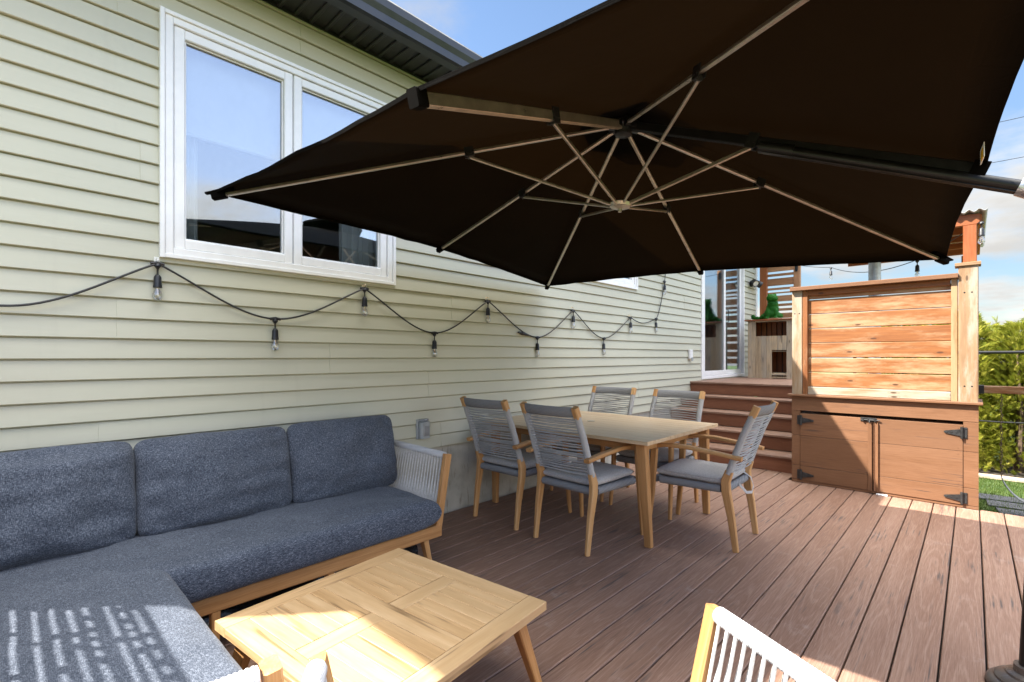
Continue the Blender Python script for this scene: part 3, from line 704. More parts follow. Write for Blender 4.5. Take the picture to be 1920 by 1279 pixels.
m = MB(); m.lathe([(.0, .14), (.04, .135), (.16, .085), (.30, .02), (.31, .0), (.28, .0)], APX + NRM * .03, NRM, 8); m.build('vent', 'canopy', cn)
for k, P in UA.items():
    hub = APX - NRM * .005; d = (P - hub); e = hub + d.normalized() * .05; end = P - NRM * .012
    f = .40 if len(k) == 1 else .47
    if k == 'CD': f = .455
    j = lerp(hub, end, f)
    thick = k in ('DA', 'CD'); w, h = (.030, .044) if thick else (.020, .017)
    fin_ = lerp(e, end, .985 if not thick else .975)
    m = MB(); m.bar(e, fin_, w, h, NRM, .003)
    if thick:
        for q in (-.3, -.1, .1, .3):
            _, uu, ww = frame(fin_ - e, NRM); m.bar(e + ww * q * w - uu * h * .5, fin_ + ww * q * w - uu * h * .5, .003, .003, NRM, .0008)
    rb = m.build('rib', 'bronze' if k != 'CD' else 'black_metal', um)
    m = MB(); a = lerp(hub, end, .97); m.bar(a, lerp(hub, end, 1.0), w + .016, h + .014, NRM, .004); m.build('end_pocket', 'canopy', rb)
    m = MB(); dd = (end - hub).normalized(); _, uu, ww = frame(dd, NRM)
    for sg in (-1, 1): m.bar(j + ww * sg * (w / 2 + .004) - dd * .025, j + ww * sg * (w / 2 + .004) + dd * .025, .006, .05 if not thick else .07, NRM, .006)
    m.bar(j - uu * .022 - dd * .012, j - uu * .022 + dd * .012, w + .012, .02, NRM, .005)
    for sg in (-1, 1):
        for q in (-.012, .012): m.lathe([(.005, 0), (.004, .003), (.0005, .004)], j + ww * sg * (w / 2 + .007) + dd * q - uu * .008, ww * sg, 8)
    m.build('bracket', 'black_plastic', rb)
    v = (j - LH); v.z = 0; a = LH + v.normalized() * .045; b = j - uu * .028
    m = MB(); m.bar(a, b, .014, .014 if not thick else .02, NRM, .003); m.build('strut', 'bronze', um)
m = MB(); m.lathe([(.02, -.07), (.045, -.06), (.05, -.02), (.06, -.01), (.06, .02), (.02, .03)], APX, NRM, 24)
for k, P in UA.items():
    d = (P - APX); d -= NRM * d.dot(NRM); d.normalize(); m.bar(APX + d * .04 - NRM * .015, APX + d * .085 - NRM * .022, .034, .038, NRM, .005)
m.build('hub', 'black_metal', um)
m = MB(); m.lathe([(.003, -.040), (.010, -.038), (.012, -.022), (.03, -.020), (.055, -.010), (.062, .006), (.05, .014), (.02, .02)], LH, NRM, 28); m.build('lower_hub', 'bronze', um)
# cantilever arm and post
d = (UA['CD'] - APX).normalized(); a0 = lerp(APX, UA['CD'], .49) - NRM * .030; a1 = UA['CD'] + d * .13 - NRM * .055
prof = [(.027 * cos(q), .023 * sin(q)) for q in [i * 2 * pi / 14 for i in range(14)]]
m = MB(); m.extr(prof, a0, a1, NRM)
for q in (-.5, 0, .5): _, uu, ww = frame(a1 - a0, NRM); m.bar(a0 + ww * .026 * q - uu * .022, a1 + ww * .026 * q - uu * .022, .005, .005, NRM, .001); m.bar(a0 - ww * .026 + uu * .023 * q, a1 - ww * .026 + uu * .023 * q, .005, .006, NRM, .001)
arm = m.build('arm', 'black_metal', um)
m = MB(); s0 = lerp(a0, a1, .0); m.extr([(x * 1.12, y * 1.15) for x, y in prof], s0 - d * .02, s0 + d * .13, NRM); m.build('sleeve', 'black_plastic', arm)
j0 = a1; j1 = V((3.375, 2.72, 1.86))
m = MB(); m.tube([lerp(a0, a1, .955), a1, a1 + d * .05, lerp(a1 + d * .05, j1, .5), j1], .05, 18, rf=lambda i, a, L: (.032, .038, .050, .054, .050)[i]); m.lathe([(.03, -.07), (.06, -.06), (.06, .06), (.03, .07)], a1 + d * .07, (0.3, -1, 0), 20); m.build('elbow', 'steel', um)
m = MB(); m.tube([a1 + d * .01 - NRM * .06, a1 + d * .05 - NRM * .075, j1 - V((0, 0, .13))], .02, 10); m.build('link', 'bronze', um)
m = MB(); m.tube([(3.266, 2.668, .08), (3.355, 2.755, 2.02)], .031, 24); m.build('pole', 'black_metal', um)
m = MB(); m.lathe([(.118, 0), (.122, .008), (.120, .020), (.110, .032), (.098, .036), (.097, .044), (.088, .052), (.068, .060), (.066, .068), (.055, .074), (.045, .076), (.044, .10), (.034, .102)], (3.266, 2.668, .001), n=48); m.build('base', 'base_plastic', um)
p = UA['CD'] + NRM * .0; e = (UA['D'] - UA['CD']).normalized()
q = p + e * .14 - V((.035, 0, .012)); m = MB(); m.bar(q, q + e * .075, .002, .05, (0, 0, 1), .0005); lb = m.build('care_label', 'label_white', cn)
m = MB(); m.bar(q + e * .028 - V((.0022, 0, .006)), q + e * .062 - V((.0022, 0, .006)), .002, .034, (0, 0, 1), .0005); m.build('label_print', 'label_yellow', lb)

# ------------------------------------------------------------------ rope furniture helpers
def wrapped(m, pts, r, pitch=.0095, n=14, per=5):
    """a bar wound with rope: coils are real"""
    pts = [V(p) for p in pts]; L = sum((pts[i + 1] - pts[i]).length for i in range(len(pts) - 1)); N_ = max(2, int(L / pitch * per)); out = []
    cum = [0]
    for i in range(len(pts) - 1): cum.append(cum[-1] + (pts[i + 1] - pts[i]).length)
    for k in range(N_ + 1):
        s = L * k / N_; i = 0
        while i < len(pts) - 2 and s > cum[i + 1]: i += 1
        out.append(lerp(pts[i], pts[i + 1], (s - cum[i]) / max(1e-6, cum[i + 1] - cum[i])))
    m.tube(out, r, n, rf=lambda i, a, l: r - .0016 + .0026 * abs(sin(pi * (l / pitch + a / (2 * pi)))))
def cushion(m, c, ux, uy, uz, w, d, h, crown=.0, pin=.0, wr=.006, rc=0, nx=34, ny=26, p=5, seed=0, rnd=None, q_=.42):
    """puffed cushion: w along ux, d along uy, h along uz"""
    c, ux, uy, uz = V(c), V(ux).normalized(), V(uy).normalized(), V(uz).normalized(); off = V((seed * 7.3, seed * 3.1, 0)); vs = []; gs = []; fs = []
    def sm(t):  # edge-dense parameter
        return math.copysign(1 - (1 - abs(t)) ** 2.1, t)
    for side in (1, -1):
        base = len(vs)
        for i in range(nx + 1):
            for j in range(ny + 1):
                a, b = sm(-1 + 2 * i / nx), sm(-1 + 2 * j / ny)
                if rc:
                    mx_ = max(abs(a), abs(b), 1e-6); rr_ = max(1., abs(a / mx_) ** rc + abs(b / mx_) ** rc) ** (1 / rc); fx = 1 - (1 - 1 / rr_) * mx_ ** 2
                else: fx = 1
                t = max(0., (1 - abs(a) ** p)) ** q_ * max(0., (1 - abs(b) ** p)) ** q_
                dome = (1 - a * a) * (1 - b * b)
                X = a * fx * w / 2 * (1 - pin * (1 - b * b)); Y = b * fx * d / 2 * (1 - pin * (1 - a * a))
                if rc: Y += d * .012 * noise.noise(V((X * 6, seed, 0))) * max(0, b); X += w * .008 * noise.noise(V((Y * 8, seed, 5)))
                q = V((X, Y, side * .2)) + off
                wk = noise.noise(q * 7) * wr + noise.noise(V((q.x * 3, q.y * 16, q.z))) * wr * .7 + noise.noise(q * 22) * wr * .25
                edge = max(abs(a), abs(b)) ** 6
                wk *= .35 + 1.2 * edge * (1 - edge) * 2 + .4 * dome
                Z = side * (t * h / 2 + crown * dome) + wk * t
                vs.append(c + ux * X + uy * Y + uz * Z); gs.append((X + seed, Y + seed * 2, Z))
        for i in range(nx):
            for j in range(ny):
                k = base + i * (ny + 1) + j; fs.append((k, k + ny + 1, k + ny + 2, k + 1) if side > 0 else (k, k + 1, k + ny + 2, k + ny + 1))
    m.add(vs, fs, gs, rnd)
def weld(o, d=.0006):
    bm = bmesh.new(); bm.from_mesh(o.data); bmesh.ops.remove_doubles(bm, verts=bm.verts[:], dist=d); bmesh.ops.recalc_face_normals(bm, faces=bm.faces[:]); bm.to_mesh(o.data); bm.free(); return o
def piping(m, c, ux, uy, uz, w, d, z, pin=0, r=.004):
    c, ux, uy, uz = V(c), V(ux).normalized(), V(uy).normalized(), V(uz).normalized(); pts = []
    for i in range(81):
        a = 2 * pi * i / 80; k = 7
        x = math.copysign(abs(cos(a)) ** (2 / k), cos(a)); y = math.copysign(abs(sin(a)) ** (2 / k), sin(a))
        pts.append(c + ux * (x * w / 2) + uy * (y * d / 2) + uz * z)
    m.tube(pts, r, 6)
def rope_side(par, top0, top1, bot0, bot1, mat, n, rr=.0036, rail_r=.021, fan=.5, lowr=.014, rmat=None):
    """wound top rail + rope strands to a lower rail, in V pairs, one each side"""
    top0, top1, bot0, bot1 = map(V, (top0, top1, bot0, bot1))
    m = MB(); wrapped(m, [top0, top1], rail_r, .0105 if n < 40 else .0095); m.build('arm_rail', mat, par)
    m = MB(); nrm = (top1 - top0).cross(bot0 - top0).normalized()
    for i in range(n):
        t0 = (i + .7) / (n + .4)
        for sg in (-1, 1):
            t1 = min(.985, max(.015, t0 + sg * fan / n * .5))
            a = lerp(top0, top1, t0) + nrm * sg * rail_r * .75; b = lerp(bot0, bot1, t1) - nrm * sg * lowr * .5
            m.tube([a, lerp(a, b, .5), b], rr, 6)
    m.build('rope_weave', 'rope_strand', par)

# ------------------------------------------------------------------ sofa (L shape)
sofa = thing('corner_sofa', 'L shaped teak sofa with blue grey cushions along the siding', 'sofa')
m = MB()
m.box((.795, .44, .205), (.83, 1.80, .275), .005); m.box((.13, -.36, .205), (.165, 1.78, .275), .005); m.box((.166, 1.745, .205), (.794, 1.78, .275), .005, 0)
m.box((.831, .405, .205), (1.98, .44, .275), .005, 0); m.box((.166, -.36, .205), (1.98, -.325, .275), .005, 0); m.box((1.981, -.36, .205), (2.015, .44, .275), .005)
for y in (-.15, .1, .35, .6, .85, 1.1, 1.35, 1.6): m.box((.166, y, .245), (.794, y + .05, .262), .003, 0)
for x in (.95, 1.2, 1.45, 1.7): m.box((x, -.324, .245), (x + .05, .404, .262), .003, 1)
m.build('frame', 'teak', sofa)
for x, y, dx, dy in ((.79, 1.70, -.0, .05), (.17, 1.70, -.02, .05), (.805, .62, 0, 0), (.17, -.3, -.02, -.04), (1.93, .38, .04, .04), (1.93, -.3, .04, -.04), (.805, 1.12, 0, 0)):
    m = MB(); m.bar((x, y, .206), (x + dx, y + dy, .002), .048, .034, (0, 1, 0), .004, .72); m.build('leg', 'teak', sofa)
# end arm by the dining chairs and end arm of the short side
def sofa_arm(t0, t1, b0, b1, mat, n):
    t0, t1, b0, b1 = map(V, (t0, t1, b0, b1)); d = (t1 - t0).normalized()
    m = MB(); m.bar(b1 + d * .012, t1 + d * .012 + V((0, 0, .014)), .046, .036, d, .005); m.build('arm_post', 'teak', sofa)
    m = MB(); m.bar(b0, t0 + V((0, 0, .014)), .04, .036, d, .005); m.build('arm_post', 'teak', sofa)
    rope_side(sofa, t0, t1 - d * .012, lerp(b0, t0, .04), lerp(b1, t1, .04), mat, n)
sofa_arm((.19, 1.865, .675), (.79, 1.865, .665), (.17, 1.775, .215), (.80, 1.775, .215), 'rope_pale', 21)
sofa_arm((2.02, -.34, .642), (2.078, .365, .632), (2.00, -.34, .215), (2.0, .425, .215), 'rope_pale', 22)
m = MB(); wrapped(m, [(.13, -.34, .70), (.13, 1.80, .70)], .02); 
for i in range(110):
    y = -.33 + 2.12 * i / 109; m.tube([(.14, y, .69), (.148, y + .008 * (i % 2 * 2 - 1), .26)], .004, 5)
m.build('back_weave', 'rope_pale', sofa)
m = MB(); wrapped(m, [(.15, -.36, .70), (1.98, -.36, .68)], .02)
for i in range(90):
    x = .18 + 1.8 * i / 89; m.tube([(x, -.355, .68), (x + .008 * (i % 2 * 2 - 1), -.345, .26)], .004, 5)
m.build('back_weave', 'rope_pale', sofa)
m = MB(); cushion(m, (.515, .725, .362), (0, 1, 0), (-1, 0, 0), (0, 0, 1), 2.09, .71, .165, .014, 0, .008, 0, 90, 44, 22, 1, None, .34)
weld(m.build('seat_cushion', 'fabric_blue', sofa, ang=60))
m = MB(); cushion(m, (1.215, .06, .3625), (1, 0, 0), (0, 1, 0), (0, 0, 1), 1.53, .80, .165, .014, 0, .008, 0, 70, 44, 22, 2, None, .34)
weld(m.build('seat_cushion', 'fabric_blue', sofa, ang=60))
for i, (ya, yb, zt, hh) in enumerate(((-.27, .425, .845, .455), (.428, 1.115, .842, .45), (1.118, 1.79, .852, .455))):
    uz = V((1, 0, .20)).normalized(); uy = V((-.20, 0, 1)).normalized()
    c = V((.325, (ya + yb) / 2, .445 + hh * .47))
    m = MB(); cushion(m, c, (0, 1, 0), uy, uz, yb - ya + .010, hh + .01, .160, .040, .010, .040, 10, 60, 48, 4.6, 5 + i * 3)
    weld(m.build('back_cushion', 'fabric_blue', sofa, ang=60))
# rolled cover under the sofa
m = MB(); m.tube([(.60 + .02 * sin(i * .9), .35 + i * .07, .088 + .006 * sin(i * 1.7)) for i in range(21)], .08, 20, rf=lambda i, a, L: .08 + .012 * sin(a * 3 + L * 6) + .006 * sin(a * 7 + L * 21))
tag(m.build('rolled_tarp', 'tarp'), 'rolled glossy black tarp lying on the deck under the sofa', 'tarp')

# ------------------------------------------------------------------ coffee table
ct = thing('coffee_table', 'low teak coffee table with inlaid plank top beside the sofa, half in sunlight', 'table', (1.657, .91, 0), R(6.2))
W_, D_, Z_ = .80, .765, .40
m = MB(); bw = .075; tz = (Z_ - .030, Z_)
def tb(x0, y0, x1, y1, ax): m.box((x0, y0, tz[0]), (x1, y1, tz[1]), .0016, ax)
g_ = .0012
tb(-W_ / 2, -D_ / 2, -W_ / 2 + bw, D_ / 2, 1); tb(W_ / 2 - bw, -D_ / 2, W_ / 2, D_ / 2, 1)
tb(-W_ / 2 + bw + g_, -D_ / 2, W_ / 2 - bw - g_, -D_ / 2 + bw, 0); tb(-W_ / 2 + bw + g_, D_ / 2 - bw, W_ / 2 - bw - g_, D_ / 2, 0)
tb(-W_ / 2 + bw + g_, -.036, W_ / 2 - bw - g_, .036, 0)
for sx in (-1, 1):
    for sy in (-1, 1):
        x0, x1 = (-W_ / 2 + bw + g_, -.5 * g_) if sx < 0 else (.5 * g_, W_ / 2 - bw - g_); y0, y1 = (-D_ / 2 + bw + g_, -.036 - g_) if sy < 0 else (.036 + g_, D_ / 2 - bw - g_)
        xc = -.036 if sx < 0 else .036
        if sx < 0: tb(xc + g_, y0, .036 - g_, y1, 1)
        k = 5; hh = (y1 - y0) / k
        for i in range(k): tb(x0 if sx < 0 else xc + g_, y0 + i * hh + .0006, xc - g_ if sx < 0 else x1, y0 + (i + 1) * hh - .0006, 0)
m.build('tabletop', 'teak_top', ct)
m = MB(); m.box((-W_ / 2 + .07, -D_ / 2 + .07, Z_ - .075), (W_ / 2 - .07, -D_ / 2 + .09, Z_ - .036), .003, 0); m.box((-W_ / 2 + .07, D_ / 2 - .09, Z_ - .075), (W_ / 2 - .07, D_ / 2 - .07, Z_ - .036), .003, 0)
m.box((-W_ / 2 + .07, -D_ / 2 + .091, Z_ - .075), (-W_ / 2 + .09, D_ / 2 - .091, Z_ - .036), .003, 1); m.box((W_ / 2 - .09, -D_ / 2 + .091, Z_ - .075), (W_ / 2 - .07, D_ / 2 - .091, Z_ - .036), .003, 1); m.build('apron', 'teak', ct)
for sx in (-1, 1):
    for sy in (-1, 1):
        m = MB(); m.bar((sx * (W_ / 2 - .085), sy * (D_ / 2 - .075), Z_ - .036), (sx * (W_ / 2 - .01), sy * (D_ / 2 + .01), .002), .058, .04, (sy * .3, 1, 0), .005, .55); m.build('leg', 'teak', ct)

# ------------------------------------------------------------------ dining table
TX0, TX1, TY0, TY1, TZ = .05, 1.60, 2.85, 4.04, .72
dt = thing('dining_table', 'rectangular teak dining table with slatted top ringed by rope chairs', 'table', ((TX0 + TX1) / 2, (TY0 + TY1) / 2, 0))
cx, cy = (TX0 + TX1) / 2, (TY0 + TY1) / 2; hx, hy = (TX1 - TX0) / 2, (TY1 - TY0) / 2
m = MB(); n = 11; wb = 2 * hy / n
for i in range(n):
    y0 = -hy + i * wb + .0014; y1 = y0 + wb - .0028
    if i == 5:
        m.box((-hx, y0, TZ - .025), (-.06, y1, TZ), .002, 0); m.box((.06, y0, TZ - .025), (hx, y1, TZ), .002, 0); m.box((-.0585, y0, TZ - .025), (.0585, y1, TZ - .0005), .002, 0)
    else: m.box((-hx, y0, TZ - .025), (hx, y1, TZ), .002, 0)
m.build('tabletop', 'teak_slat', dt)
m = MB(); m.lathe([(.032, 0), (.032, .004), (.022, .006), (.006, .006)], (-.06, .0, TZ), n=24); m.build('parasol_cap', 'bronze', dt)
m = MB(); ax, ay = hx - .11, hy - .13
m.box((-ax, -ay, TZ - .095), (ax, -ay + .022, TZ - .027), .003, 0); m.box((-ax, ay - .022, TZ - .095), (ax, ay, TZ - .027), .003, 0); m.box((-ax, -ay + .023, TZ - .095), (-ax + .022, ay - .023, TZ - .027), .003, 1); m.box((ax - .022, -ay + .023, TZ - .095), (ax, ay - .023, TZ - .027), .003, 1); m.build('apron', 'teak', dt)
for sx in (-1, 1):
    for sy in (-1, 1):
        m = MB(); m.bar((sx * (hx - .085), sy * (hy - .085), TZ - .027), (sx * (hx - .050), sy * (hy - .115), .004), .075, .055, (0, 1, 0), .006, .66); m.build('leg', 'teak', dt)

# ------------------------------------------------------------------ dining chairs
CH = 'rope dining chairs around the teak table'
def dining_chair():
    t = thing('dining_chair', 'x', 'chair', group=CH)
    wt = lambda z: .222 - .004 * (z > .8)
    for sx in (-1, 1):
        x = sx * .228
        m = MB(); m.path([(sx * .222, -.290, .002), (sx * .224, -.262, .22), (sx * .226, -.232, .38), (sx * .226, -.228, .45), (sx * .226, -.252, .52)], .034, .052, (0, 1, 0), .006, [.72, .9, 1.08, 1.1, .95]); m.build('leg', 'teak', t)
        m = MB(); m.path([(sx * .270, .300, .002), (sx * .262, .270, .30), (sx * .256, .252, .615)], .032, .050, (0, 1, 0), .006, [.68, .85, 1.0]); m.build('leg', 'teak', t)
        m = MB(); wrapped(m, [(sx * .226, -.245, .50), (sx * .225, -.285, .62), (sx * .224, -.335, .76), (sx * .222, -.392, .892)], .022, .0085, 12, 4); m.build('stile', 'rope_grey', t)
        m = MB(); m.path([(sx * .222, -.388, .885), (sx * .222, -.418, .952)], .040, .042, (0, 1, 0), .006); m.build('stile_tip', 'teak', t)
        pts = [(sx * .250, -.335, .612), (sx * .255, -.2, .630), (sx * .266, .0, .650), (sx * .266, .14, .650), (sx * .258, .245, .632), (sx * .256, .285, .618)]
        m = MB(); m.path(pts, .046, .026, (0, 0, 1), .006, [1, 1, 1, 1, 1, .9]); m.build('arm', 'teak', t)
    m = MB(); N_ = 9; pr = []
    for i in range(N_):
        q = -1 + 2 * i / (N_ - 1); pr.append((q * .205, -.408 - .03 * (1 - q * q), .915))
    # wound top rail: flat oval
    for dz, dy in ((-.016, .006), (.0, 0), (.016, -.006)):
        pass
    vs = []; gs = []; L = 0; K = 12; NN = 120
    for i in range(NN + 1):
        q = -1 + 2 * i / NN; p = V((q * .206, -.405 - .03 * (1 - q * q), .918)); r = .0015 * abs(sin(pi * i / 2.5))
        for k in range(K):
            a = 2 * pi * k / K; vs.append(p + V((0, cos(a) * (.013 + r) - sin(a) * .012, sin(a) * (.034 + r)))); gs.append((q * .206, a * .03, 0))
    m.add(vs, [(j * K + k, j * K + (k + 1) % K, (j + 1) * K + (k + 1) % K, (j + 1) * K + k) for j in range(NN) for k in range(K)] + [tuple(range(K))[::-1], tuple(range(NN * K, NN * K + K))], gs)
    m.build('top_rail', 'rope_dark', t)
    m = MB(); rs = random.Random(2); n = 20
    def sty(z): 
        zs = [(.50, -.245), (.62, -.285), (.76, -.335), (.892, -.392)]
        for (a, b), (c, d) in zip(zs, zs[1:]):
            if z <= c: return b + (d - b) * (z - a) / (c - a)
        return -.392
    for i in range(n):
        z = .505 + .375 * i / (n - 1)
        for sg in (-1, 1):
            z2 = z + rs.uniform(-.006, .006) + sg * .007; dd = .016
            a = V((-.222, sty(z) + sg * dd, z)); b = V((.222, sty(z2) - sg * dd, z2)); c = lerp(a, b, .5) + V((0, -.022, rs.uniform(-.003, .003)))
            m.tube([a, lerp(a, c, .5) + V((0, -.006, 0)), c, lerp(c, b, .5) + V((0, -.006, 0)), b], .0036, 6)
    m.build('rope_back', 'rope_grey', t)
    m = MB(); y0, y1 = -.225, .245; z = .395
    wrapped(m, [(-.206, y0, z), (.206, y0, z)], .025, .0085, 12, 4); wrapped(m, [(-.232, y1, z), (.232, y1, z)], .025, .0085, 12, 4)
    for sx in (-1, 1): wrapped(m, [(sx * .222, y0 + .03, z), (sx * .242, y1 - .03, z)], .025, .0085, 12, 4)
    for i in range(26):
        yy = y0 + .02 + (y1 - y0 - .04) * i / 25; m.tube([(-.22, yy, z + .01), (.22, yy, z + .01)], .005, 5)
    m.build('seat_frame', 'rope_dark', t)
    m = MB(); cushion(m, (0, .015, .448), (1, 0, 0), (0, 1, 0), (0, 0, 1), .455, .485, .062, .010, .006, .005, 0, 28, 28, 9, 3); piping(m, (0, .015, .446), (1, 0, 0), (0, 1, 0), (0, 0, 1), .455, .485, .012, r=.0035)
    cu = weld(m.build('seat_cushion', 'fabric_grey', t, ang=60))
    return t
def strap(t, sx):
    cu = [c for c in t.children if c.name.startswith('seat_cushion')][0]
    m = MB(); m.path([V((sx * .19, -.215, .44)), V((sx * .205, -.262, .405)), V((sx * .19, -.285, .350)), V((sx * .13, -.292, .318)), V((sx * .03, -.285, .335)), V((-sx * .05, -.262, .40))], .020, .002, (0, 1, 0), .0005)
    m.build('tie_strap', 'fabric_grey', cu)
ch0 = dining_chair()
chairs = []
for i, (x, y, rz, lab) in enumerate((
    (.468, 2.885, R(0), 'rope back dining chair nearest the siding on the sofa side of the table'),
    (1.122, 2.865, R(-2), 'rope back dining chair on the sofa side of the table, standing nearer the open deck'),
    (.475, 3.90, R(183), 'rope back dining chair across the table, its back against the siding and stairs corner'),
    (1.14, 3.885, R(179), 'rope back dining chair across the table with its back right in front of the stairs'),
    (1.70, 3.49, R(92), 'rope back dining chair at the open end of the table, facing the house wall'))):
    c = ch0 if i == 0 else copy_tree(ch0)
    c.location = (x, y, 0); c.rotation_euler = (0, 0, rz); c['label'] = lab
    chairs.append(c)

strap(chairs[4], 1)
# ------------------------------------------------------------------ rope lounge chair (sunlit, close by)
PL, PR = V((2.085, .470, 0)), V((2.630, 1.286, 0)); f_ = V((-.843, .537, 0)).normalized(); s_ = (PR - PL).normalized()
lc = thing('lounge_chair', 'sunlit rope armed teak lounge chair standing on the open deck facing the coffee table', 'chair')
dl = .64
for sg, P in ((-1, PL), (1, PR)):
    o_ = s_ * sg; top = P + V((0, 0, .598)); bk = P - f_ * dl + V((0, 0, .64)); b0 = P - o_ * .085 + f_ * .01 + V((0, 0, .215)); b1 = b0 - f_ * dl
    m = MB(); m.bar(b0 + f_ * .012, top + f_ * .014 + V((0, 0, .012)), .034, .04, f_, .005); m.build('arm_post', 'teak', lc)
    m = MB(); m.bar(b1, bk + V((0, 0, .02)), .034, .04, f_, .005); m.build('arm_post', 'teak', lc)
    rope_side(lc, bk, top - f_ * .006, lerp(b1, bk, .04), lerp(b0, top, .04), 'rope_pale', 20, .0046, .022)
    for q in (b0 - f_ * .05, b1 + f_ * .05):
        m = MB(); m.bar(q - o_ * .04, V((q.x, q.y, .002)) + o_ * .01, .048, .036, f_, .004, .7); m.build('leg', 'teak', lc)
A0 = PL + s_ * .085; A1 = PR - s_ * .085
m = MB(); zf = V((0, 0, .24))
m.bar(A0 + zf, A1 + zf, .035, .07, (0, 0, 1), .005); m.bar(A0 - f_ * dl + zf, A1 - f_ * dl + zf, .035, .07, (0, 0, 1), .005); m.bar(A0 - f_ * .02 + zf, A0 - f_ * (dl - .02) + zf, .035, .07); m.bar(A1 - f_ * .02 + zf, A1 - f_ * (dl - .02) + zf, .035, .07); m.build('frame', 'teak', lc)
cc = (A0 + A1) / 2 - f_ * (dl / 2); wd = (A1 - A0).length
m = MB(); cushion(m, cc + V((0, 0, .345)), s_, f_, (0, 0, 1), wd - .05, dl - .02, .14, .015, 0, .006, 0, 34, 28, 9, 14); weld(m.build('seat_cushion', 'fabric_blue', lc, ang=60))
m = MB(); bb = cc - f_ * (dl / 2 - .05) + V((0, 0, .62)); cushion(m, bb, s_, V((0, 0, 1)) - f_ * .2, f_ + V((0, 0, .2)), wd - .06, .40, .14, .02, .01, .012, 9, 34, 28, 6, 17); weld(m.build('back_cushion', 'fabric_blue', lc, ang=60))
m = MB(); wrapped(m, [A0 - f_ * (dl + .03) + V((0, 0, .69)), A1 - f_ * (dl + .03) + V((0, 0, .69))], .02)
for i in range(46): q = lerp(A0, A1, (i + .5) / 46) - f_ * (dl + .02); m.tube([q + V((0, 0, .69)), q + V((0, 0, .26))], .004, 5)
m.build('back_weave', 'rope_pale', lc)

# ------------------------------------------------------------------ slatted wind screen at the open end of the deck (throws the striped shade on the sofa)
ws = thing('wind_screen', 'slatted cedar wind screen at the near end of the deck behind the sofa', 'privacy screen')
yw = -.45
for x0 in (-.0, 2.06):
    m = MB(); m.box((x0, yw - .045, .001), (x0 + .09, yw + .045, 1.60), .004); m.build('post', 'cedar_grey', ws)
gz = [.62, .68, .74, .83, .88, .93, 1.03, 1.08, 1.14, 1.205, 1.262, 1.318, 1.368, 1.437, 1.480, 1.522]
ed = [.10] + gz + [1.60]; rs = random.Random(21)
for i in range(len(ed) - 1):
    a = ed[i] + (.0185 if i else 0); b = ed[i + 1] - (.0185 if i < len(ed) - 2 else .046)
    m = MB(); m.box((.09, yw - .008, a), (2.06, yw + .008, b), .002, 0); m.build('slat', 'cedar', ws)
m = MB()
for i, z in enumerate(gz):
    x = .12 + rs.random() * .08
    while x < 2.0:
        lw = rs.choice((.012, .02, .03, .03)); m.box((x, yw - .007, z - .018), (x + lw, yw + .007, z + .018), .001, 0); x += lw + rs.choice((.05, .06, .05, .19, .26, .26))
m.build('spacer', 'cedar', ws)

# ------------------------------------------------------------------ yard
m = MB(); ZG = -.45
m.quad((-60, -60, ZG), (80, -60, ZG), (80, 90, ZG), (-60, 90, ZG)); struct(m.build('lawn', 'lawn', smooth=False))
m = MB(); m.box((1.2, 9.52, ZG), (7.2, 9.62, ZG + .055), .01); tag(m.build('garden_edging', 'kerb_wood'), 'pale timber edging between the lawn and the cedar hedge', 'edging')
m = MB(); m.box((1.2, 9.62, ZG), (7.2, 11.2, ZG + .03), .01); struct(m.build('hedge_bed', 'soil'))
m = MB(); rs = random.Random(4)
for _ in range(26000):
    x = rs.uniform(2.9, 4.9); y = rs.uniform(5.65, 9.5)
    if x < 3.14 and y < 10: continue
    h = rs.uniform(.02, .055); a = rs.uniform(0, 2 * pi); w = V((cos(a), sin(a), 0)) * .0032; p = V((x, y, ZG)); q = p + V((rs.uniform(-.02, .02), rs.uniform(-.02, .02), h))
    m.add([p - w, p + w, q], [(0, 1, 2)])
g = m.build('grass', 'grass_blade', smooth=False); g['kind'] = 'stuff'
for i, (x, y, a) in enumerate(((3.42, 8.26, .1), (3.50, 7.93, .05), (3.58, 7.60, .12))):
    m = MB(); c = V((x, y, ZG + .012)); u = V((cos(a), sin(a), 0)) * .27; w = V((-sin(a), cos(a), 0))
    for q in (-.10, -.033, .033, .10): m.bar(c + w * q - u, c + w * q + u, .058, .024, ch=.004)
    tag(m.build('paving_slab', 'slab'), ('dark ribbed mat on the lawn farthest from the deck', 'dark ribbed mat on the lawn between two others', 'dark ribbed mat on the lawn closest to the deck')[i], 'paving slab', 'dark ribbed mats on the lawn under the swing')
